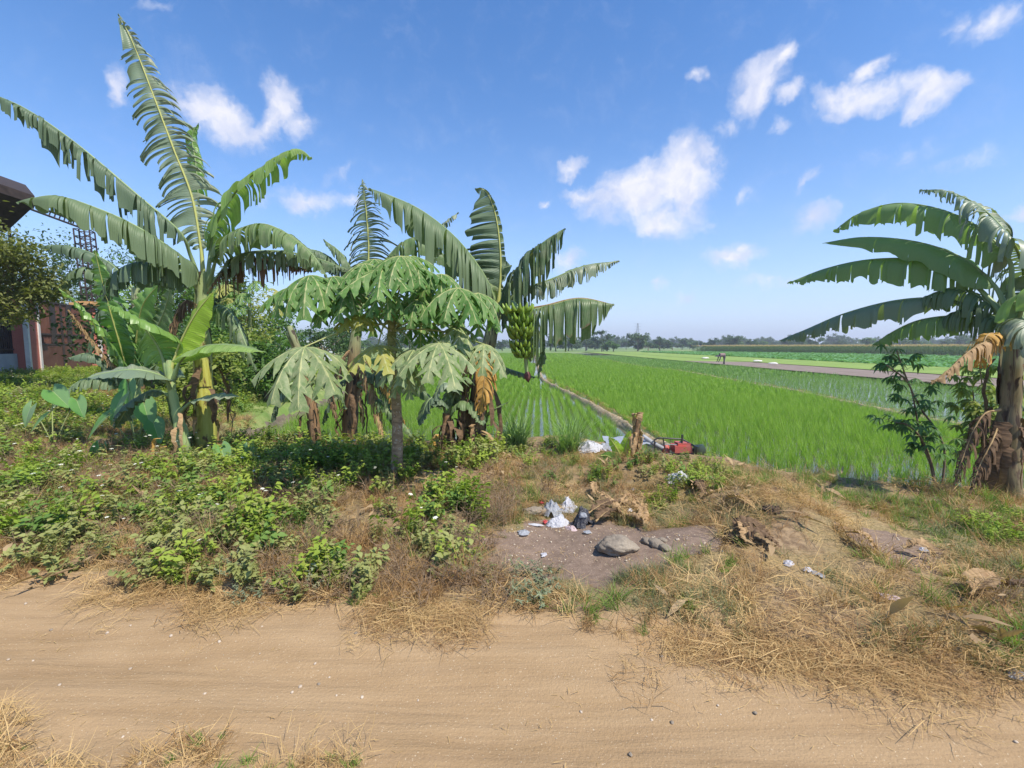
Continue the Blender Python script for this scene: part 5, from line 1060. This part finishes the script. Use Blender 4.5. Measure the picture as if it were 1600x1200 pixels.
# small far sheds / white sacks
M['sack'] = plain('white sack', (.62, .60, .57), (.48, .46, .43), 12, .7, .2)
def blobmesh(name, size, seed, amp, mt, par=None, loc=(0, 0, 0), sub=4, fr=2.0, flat=.0, rz=0.0, ridge=True):
    bm = bmesh.new(); bmesh.ops.create_icosphere(bm, subdivisions=sub, radius=1)
    for v in bm.verts:
        p = v.co*fr+Vector((seed*7.1, seed*3.3, 0)); n = mnoise.fractal(p, 1.0, 2.1, 5)
        if ridge: n = n*.9+(.5-abs(mnoise.noise(p*1.3)))*1.5-.5+(.4-abs(mnoise.noise(p*3.1)))*.8
        v.co *= 1+amp*n
        if v.co.z < -flat: v.co.z = -flat+(v.co.z+flat)*.1
        v.co.x *= size[0]; v.co.y *= size[1]; v.co.z *= size[2]
    me = bpy.data.meshes.new(name); bm.to_mesh(me); bm.free(); me.materials.append(mt)
    me.polygons.foreach_set('use_smooth', [True]*len(me.polygons))
    o = bpy.data.objects.new(name, me); col.objects.link(o); o.location = Vector(loc); o.rotation_euler.z = rz
    if par is not None: o.parent = par; o.location = Vector(loc)-Vector(par.location)
    return o
def lay(px, py, dz=0.0): g = gnd(px, py); return Vector((g.x, g.y, g.z+dz))
for px, py, s, lab in ((1102, 561, .5, 'tiny white sack on the far green strip'), (1184, 566, .5, 'tiny white sack on the green strip right of the farmer'), (1208, 570, .45, 'tiny pale sack beside the dry mud plot')):
    g = G(px, py, PZ+.15); tag(blobmesh('sack', (s*1.0, s*.6, s*.35), px, .2, M['sack'], None, (g.x, g.y, g.z+.1), 3), lab, 'sack')
# farmer
g = G(1131, 570, PZ+.05); 
def skin_body(name, verts, edges, radii, mt, par, sub=2):
    me = bpy.data.meshes.new(name); me.from_pydata(verts, edges, []); o = bpy.data.objects.new(name, me); col.objects.link(o); me.materials.append(mt)
    md = o.modifiers.new('skin', 'SKIN'); 
    for i, r in enumerate(radii): me.skin_vertices[0].data[i].radius = (r, r)
    me.skin_vertices[0].data[0].use_root = True
    s = o.modifiers.new('sub', 'SUBSURF'); s.levels = 2; s.render_levels = 2; o.parent = par; return o
M['skin'] = plain('skin', (.30, .17, .10), (.24, .13, .08), 6); M['cloth_dark'] = plain('dark clothes', (.05, .045, .06), (.09, .08, .09), 6); M['cloth_pale'] = plain('pale cloth', (.28, .2, .19), (.2, .14, .13), 6)
e = empty('person', (g.x, g.y, g.z), 'farmer bending over the field beside the dry mud plot, in dark clothes and a hat', 'person')
bv = [(0, 0, .92), (-.12, 0, 1.0), (-.34, 0, 1.02), (-.50, 0, .96), (-.60, 0, .88), (-.68, 0, .80), (.02, .12, .88), (.10, .15, .48), (.02, .15, .06), (-.12, .16, .03), (.02, -.12, .88), (-.06, -.15, .48), (-.02, -.15, .06), (-.16, -.16, .03), (-.46, .2, .90), (-.52, .22, .62), (-.62, .18, .38), (-.68, .16, .28), (-.46, -.2, .90), (-.50, -.22, .62), (-.60, -.18, .38), (-.66, -.16, .28)]
be = [(0,1),(1,2),(2,3),(3,4),(4,5),(0,6),(6,7),(7,8),(8,9),(0,10),(10,11),(11,12),(12,13),(3,14),(14,15),(15,16),(16,17),(3,18),(18,19),(19,20),(20,21)]
br = [.15,.16,.17,.15,.06,.11,.10,.075,.05,.035,.10,.075,.05,.035,.06,.05,.035,.03,.06,.05,.035,.03]
skin_body('body', bv, be, br, M['cloth_dark'], e)
mb = MB(); hc = Vector(e.location)+Vector((-.68, 0, .84)); rows = [[hc+Vector((math.cos(a)*r, math.sin(a)*r, z)) for a in np.linspace(0, 2*math.pi, 14, endpoint=False)] for r, z in ((.30, 0), (.2, .06), (.1, .14), (.01, .17))]; mb.grid(rows, close=True); mb.build('hat', M['cloth_dark'], e)
mb = MB(); c = Vector(e.location)
rows = [[c+Vector((x, math.cos(a)*r, 1.0+math.sin(a)*r)) for a in np.linspace(0, 2*math.pi, 14, endpoint=False)] for x, r in ((-.46, .19), (-.3, .2), (-.12, .19), (.05, .2))]; mb.grid(rows, close=True); mb.build('shirt', M['cloth_pale'], e)
# ================================================================ rubbish, rock, dead leaves and the pump
def bag_mat(name, c, c2, tr=.25, rough=.35):
    def f(N):
        pos = wpos(N); b = pbsdf(N, N.mix(N.noise(14, 5, .6, pos), c, c2), rough, .5, N.noise(30, 5, .65, pos, 1.5), .7, .02)
        t = N.n('ShaderNodeBsdfTranslucent'); t.inputs['Color'].default_value = tuple(c)+(1,); mx = N.n('ShaderNodeMixShader'); mx.inputs[0].default_value = tr; N.l(b, mx.inputs[1]); N.l(t.outputs[0], mx.inputs[2]); return mx.outputs[0]
    return mat(name, f)
M['bag'] = bag_mat('white plastic', (.72, .72, .76), (.52, .52, .58)); M['bagclear'] = bag_mat('cloudy plastic', (.50, .52, .56), (.36, .38, .42), .3); M['bagblack'] = bag_mat('black plastic', (.035, .035, .045), (.06, .06, .07), .0, .3)
M['bagpink'] = bag_mat('pinkish plastic', (.72, .58, .58), (.6, .45, .45)); M['red'] = bag_mat('red plastic', (.55, .06, .06), (.4, .05, .05), .1)
M['stone'] = plain('grey brown stone', (.20, .165, .13), (.32, .27, .21), 7, .9, .1, .9, .02)
def film(name, size, seed, mt, par=None, loc=(0, 0, 0), rz=0.0, n=30, amp=.5):
    mb = MB(); rows = []; L = Vector(loc); o3 = Vector((seed*5.3, seed*2.7, 0)); c, s_ = math.cos(rz), math.sin(rz)
    for i in range(n+1):
        row = []
        for j in range(2*n+1):
            v = i/n; a = math.pi*j/n; rr = v*(1+.45*mnoise.noise(Vector((math.cos(a)*1.3, math.sin(a)*1.3, seed)))+.22*mnoise.noise(Vector((math.cos(a)*4, math.sin(a)*4, seed))))
            x, y = rr*math.cos(a), rr*math.sin(a); q = Vector((x*1.5, y*1.5, 0))+o3
            hgt = (1-min(1, rr)**2.2)*(.75+.5*mnoise.noise(q*.9))+amp*(.45-abs(mnoise.noise(q*1.4))*1.5)*(.35+.65*(1-v**3))+.35*amp*(.4-abs(mnoise.noise(q*3.7))*1.6)+.10*amp*mnoise.noise(q*11)
            x += .12*mnoise.noise(q*2.3); y += .12*mnoise.noise(q*2.3+Vector((9, 0, 0))); hgt = max(hgt, .015)
            X_, Y_ = x*size[0], y*size[1]; row.append((L.x+X_*c-Y_*s_, L.y+X_*s_+Y_*c, L.z+hgt*size[2]))
        rows.append(row)
    mb.grid(rows); return mb.build(name, mt, par)
BG = 'rubbish bags in the small heap'
for px, py, sz, mt, lab, sd_ in ((862, 800, (.115, .09, .085), 'bagclear', 'greyish cloudy plastic bag at the back left of the rubbish heap', 1), (888, 796, (.10, .08, .085), 'bag', 'brightest white plastic bag at the back of the rubbish heap', 2), (872, 820, (.105, .08, .07), 'bag', 'white crumpled bag at the front of the rubbish heap', 3), (893, 826, (.06, .04, .03), 'bagpink', 'pinkish scrap of plastic in front of the white bags', 4)):
    p = lay(px, py); tag(film('plastic_bag', (sz[0]*1.15, sz[1]*1.15, sz[2]*1.3), sd_, M[mt], None, p-Vector((0, 0, .01)), U(0, 3)), lab, 'plastic bag')
p = lay(911, 820); e = empty('black_bag', p, 'black bag with a pale worn patch, right of the white bags', 'bag')
film('bag', (.10, .085, .17), 9, M['bagblack'], e, p-Vector((0, 0, .01)), .4, 30, .35); blobmesh('pale_patch', (.035, .012, .045), 12, .25, M['bagclear'], e, p+Vector((-.01, -.055, .09)), 3)
p = lay(836, 804); tag(blobmesh('rotten_log', (.13, .05, .045), 15, .25, M['stone'], None, p+Vector((0, 0, .03)), 4, 2.5, .6, .1), 'short grey rotten log poking from the left of the rubbish heap', 'log')
for px, py, sz, mt, lab in ((852, 818, (.03, .022, .02), 'red', 'small red plastic scrap left of the front white bag'), (836, 822, (.07, .02, .008), 'bag', 'flat white wrapper at the left end of the rubbish heap'), (818, 834, (.05, .05, .015), 'bagclear', 'crumpled clear plastic on the bare soil'), (850, 869, (.035, .02, .006), 'bag', 'small white lid lying alone on the bare soil'),
    (883, 783, (.035, .03, .03), 'bagclear', 'small grey cup standing behind the white bags'), (846, 787, (.03, .02, .012), 'red', 'red scrap behind the grey log'), (918, 834, (.03, .02, .015), 'bagclear', 'grey scrap below the black bag'),
    (1233, 884, (.045, .03, .02), 'bag', 'white torn wrapper in the straw at right'), (1262, 894, (.03, .025, .02), 'bag', 'smaller white wrapper in the straw at right'), (1275, 899, (.05, .025, .012), 'bagclear', 'bluish grey wrapper beside the dark green grass'),
    (1395, 938, (.06, .03, .015), 'bagpink', 'pale pinkish scrap lying in the brown grass'), (1590, 1058, (.05, .03, .012), 'bagclear', 'flat bluish plastic at the right road edge'), (985, 800, (.03, .02, .02), 'bag', 'white scrap beside the dead leaves'), (990, 767, (.03, .02, .02), 'bag', 'small white scrap below the banana stump'), (1445, 862, (.03, .03, .02), 'bag', 'pale scrap in the straw below the cassava')):
    p = lay(px, py); tag(film('plastic_scrap', (sz[0]*1.1, sz[1]*1.1, sz[2]*1.1), px*.37, M[mt], None, p+Vector((0, 0, .012)), U(0, 3), 12, .7), lab, 'plastic scrap')
p = lay(965, 862); tag(blobmesh('rock', (.15, .11, .075), 21, .2, M['stone'], None, p+Vector((0, .02, .035)), 5, 1.3, .5, -.25, False), 'flat topped grey brown rock half sunk beside the bare soil', 'rock')
for px, py, s in ((1012, 848, .045), (1026, 852, .055), (1040, 858, .04), (1035, 845, .03)): p = lay(px, py); tag(blobmesh('stone', (s*1.4, s, s*.6), px, .25, M['stone'], None, p+Vector((0, 0, s*.2)), 3, 1.5, .5, U(0, 3), False), 'small grey stone in the group right of the big rock', 'stone', 'small stones by the rock')
for k, (px, py) in enumerate(((498, 1070), (730, 905), (1050, 1130), (985, 1180), (648, 960), (80, 985), (1180, 1115), (556, 990))):
    p = lay(px, py); tag(blobmesh('stone', (.010, .008, .005), px, .25, M['stone'], None, p+Vector((0, 0, .004)), 2, 1.5, .5, U(0, 3), False), 'single loose pebble on the dirt road', 'stone', 'loose pebbles on the dirt road')
for px, py, sz, mt, lab, sd_ in ((920, 704, (.22, .15, .13), 'bag', 'big white sack lying beside the leaning lemongrass', 31), (950, 699, (.17, .12, .07), 'bagclear', 'grey white plastic bundle between the sack and the banana stump', 32), (1058, 750, (.15, .09, .10), 'bag', 'white torn bag lying in grass below the red pump', 33)):
    p = lay(px, py); tag(film('white_sack', (sz[0]*1.15, sz[1]*1.2, sz[2]*1.25), sd_, M[mt], None, p-Vector((0, 0, .02)), U(0, 3), 34, .45), lab, 'sack')
M['bluegrey'] = plain('blue grey plastic sheet', (.22, .25, .30), (.32, .35, .40), 3, .4, .5)
p0, p1 = P(945, 706, 7.15), P(1015, 716, 7.1); mb = MB(); rows = []
for i in range(9):
    t = i/8; c = p0.lerp(p1, t); z = Hs(p0.x, 6.9)-.02; rows.append([(c.x, c.y-.12+.35*v, z+.03+.05*v+.02*math.sin(i*2+v*7)) for v in (0, .25, .5, .75, 1)])
mb.grid(rows); tag(mb.build('plastic_sheet', M['bluegrey']), 'blue grey plastic sheet spread between the stump and the pump', 'plastic sheet')
# pump
M['redpaint'] = plain('faded red paint', (.50, .09, .07), (.38, .12, .10), 9, .5, .4); M['drum'] = plain('dirty yellow drum', (.42, .38, .16), (.30, .26, .12), 7, .6); M['pipe'] = plain('grey pipe', (.30, .31, .33), (.22, .23, .25), 6, .5); M['blackmetal'] = plain('black tube', (.03, .03, .03), (.06, .05, .05), 9, .4, .5)
D_ = 7.05
def pp_(px, py, dd=0): return P(px, py, D_+dd)+Vector((0, 0, .05))
b = lay(1060, 714); e = empty('water_pump', (b.x, D_, Hs(b.x, D_)), 'red engine water pump in a black tube frame with a yellowish drum', 'water pump')
for dd, nm in ((-.12, 0), (.2, 0)):
    mb = MB(); mb.tube([pp_(1024, 714, dd), pp_(1022, 692, dd), pp_(1030, 689, dd), pp_(1066, 691, dd), pp_(1084, 701, dd), pp_(1084, 714, dd), pp_(1024, 714, dd)], .012, 7); mb.tube([pp_(1036, 690, dd), pp_(1040, 714, dd)], .010, 6); mb.build('frame', M['blackmetal'], e)
mb = MB()
for x_, y_ in ((1022, 692), (1030, 689), (1066, 691), (1024, 714), (1084, 714)): mb.tube([pp_(x_, y_, -.12), pp_(x_, y_, .2)], .011, 6)
mb.tube([pp_(1065, 700, -.12), pp_(1066, 684, -.12)], .016, 6); mb.build('cross_bars', M['blackmetal'], e)
mb = MB(); c = pp_(1061, 706, .03); c = c+Vector((0, -.08, .03)); mb.box(c, (.27, .22, .11)); mb.box(c+Vector((.02, 0, .07)), (.2, .18, .05)); mb.tube([c+Vector((-.14, 0, .02)), c+Vector((-.09, 0, .02))], [.05, .06], 12); mb.build('fuel_tank', M['redpaint'], e, False)
mb = MB(); c = pp_(1040, 709, .03); mb.tube([c+Vector((0, 0, -.07)), c+Vector((0, 0, .06)), c+Vector((0, 0, .10))], [.06, .065, .03], 14); mb.build('engine', M['redpaint'], e)
mb = MB(); c = pp_(1076, 710, .03)
for k in range(5): mb.box(c+Vector((-.05+.025*k, 0, 0)), (.012, .16, .12))
mb.build('cooling_fins', M['blackmetal'], e, False)
mb = MB(); c = pp_(1094, 708, 0); mb.tube([c+Vector((-.07, 0, 0)), c+Vector((-.06, 0, 0)), c+Vector((.04, .01, 0)), c+Vector((.07, .01, 0))], [.05, .085, .095, .06], 18); mb.build('drum', M['drum'], e)
mb = MB(); mb.tube([pp_(1004, 686, .1), pp_(1020, 697, .06), pp_(1036, 706, 0)], .036, 12); mb.build('suction_pipe', M['pipe'], e)
mb = MB(); mb.tube([pp_(1034, 699, -.1), pp_(1085, 701, -.1), pp_(1092, 703, -.1)], .008, 6); mb.build('throttle_rod', M['pipe'], e)
# dead banana leaves thrown on the verge
random.seed(21)
def ground_leaf(pxs, w, mt, lab, lift=.05, group=None):
    pts = []
    for i, (a, b) in enumerate(pxs): g = gnd(a, b); pts.append(Vector((g.x, g.y, g.z+lift*(1+.8*math.sin(i*1.9)))))
    mid = pts[len(pts)//2]; e = empty('dead_banana_leaf', (mid.x, mid.y, mid.z-lift), lab, 'dead leaf', group)
    banana_leaf(e, pts, w, mt, 'rib_dead', droop=(U(.3, 1.0), U(.3, 1.0)), tat=.12, pet=.1, gap=.12, rag=.15, elev=U(.4, 1.1), wave=.10, ribr=.008, name='blade'); return e
GLG = 'dead leaves heaped below the stump'
for i, (a, l) in enumerate((([(925,772),(955,798),(985,822)], 'long brown dead leaf crossing the heap below the stump'), ([(918,812),(950,800),(975,792)], 'pale dead leaf lying level in the heap below the stump'), ([(965,800),(985,790),(1002,806)], 'curled tan dead leaf at the right of the heap below the stump'), ([(1006,830),(1004,808),(1012,795)], 'upright tan dead sheath at the right end of the heap'),
    ([(930,825),(955,815),(985,818)], 'dead leaf at the front of the heap below the stump'), ([(930,782),(928,770),(938,765)], 'light curled leaf at the top left of the heap'), ([(1090,790),(1120,785),(1150,768)], 'long pale dead leaf pointing to the straw mound'), ([(1085,755),(1092,770),(1105,785)], 'pinkish dry leaf right of the torn white bag'), ([(1140,842),(1170,838),(1205,852)], 'dark curled dead leaf at the front of the straw mound'), ([(1160,830),(1165,845),(1168,858)], 'light curled sheath standing on the dark dead leaves'),
    ([(1150,850),(1185,852),(1220,862)], 'brown dead leaf below the dark curled one'), ([(1320,842),(1350,858),(1370,870)], 'long pale dead leaf in the straw at right'), ([(1410,868),(1440,872),(1460,880)], 'pale dry leaf below the cassava'), ([(1560,925),(1600,945),(1640,955)], 'dark rotten leaf at the right edge'), ([(1515,945),(1545,928),(1590,935)], 'arched pale dead leaf at the right edge'), ([(1120,800),(1150,795),(1180,800)], 'brown dead leaf on top of the straw mound'), ([(690,735),(715,742),(745,748)], 'tan dead sheath at the foot of the cut banana stem'), ([(500,705),(520,705),(545,700)], 'pale dead leaf between the two brown banana stems'), ([(975,815),(995,822),(1015,828)],'small tan dead leaf at the lower right of the heap'))):
    ground_leaf(a, U(.03, .06), ('dead', 'dead_dark', 'dead')[i % 3] if i not in (8, 13) else 'dead_dark', l, .06)
for px, py, w, lab in ((1205, 800, .05, 'dark rotten clump on the back of the straw mound'), (1150, 846, .05, 'black rotten leaf clump at the front of the straw mound')):
    tag(blobmesh('rotten_clump', (w*1.6, w, w*.6), px, .6, M['dead_dark_p'] if 'dead_dark_p' in M else M.setdefault('dead_dark_p', plain('rotten leaves', (.05, .035, .028), (.12, .08, .05), 20, .9)), None, lay(px, py)+Vector((0, 0, w*.3)), 4, 3, .5), lab, 'rotting clump')
# ================================================================ air
hz = MB(); hz.box((0, 740, 22), (3000, 1560, 50)); ho = hz.build('haze', M['white'], None, False)
def haze_mat():
    m = bpy.data.materials.new('haze'); m.use_nodes = True; N = NT(m.node_tree); out = N.n('ShaderNodeOutputMaterial'); v = N.n('ShaderNodeVolumePrincipled')
    v.inputs['Color'].default_value = (.86, .90, 1, 1); v.inputs['Density'].default_value = HAZE; v.inputs['Anisotropy'].default_value = .2; N.l(v.outputs[0], out.inputs['Volume']); return m
HAZE = .0008
ho.data.materials.clear(); ho.data.materials.append(haze_mat()); tag(ho, kind='stuff')
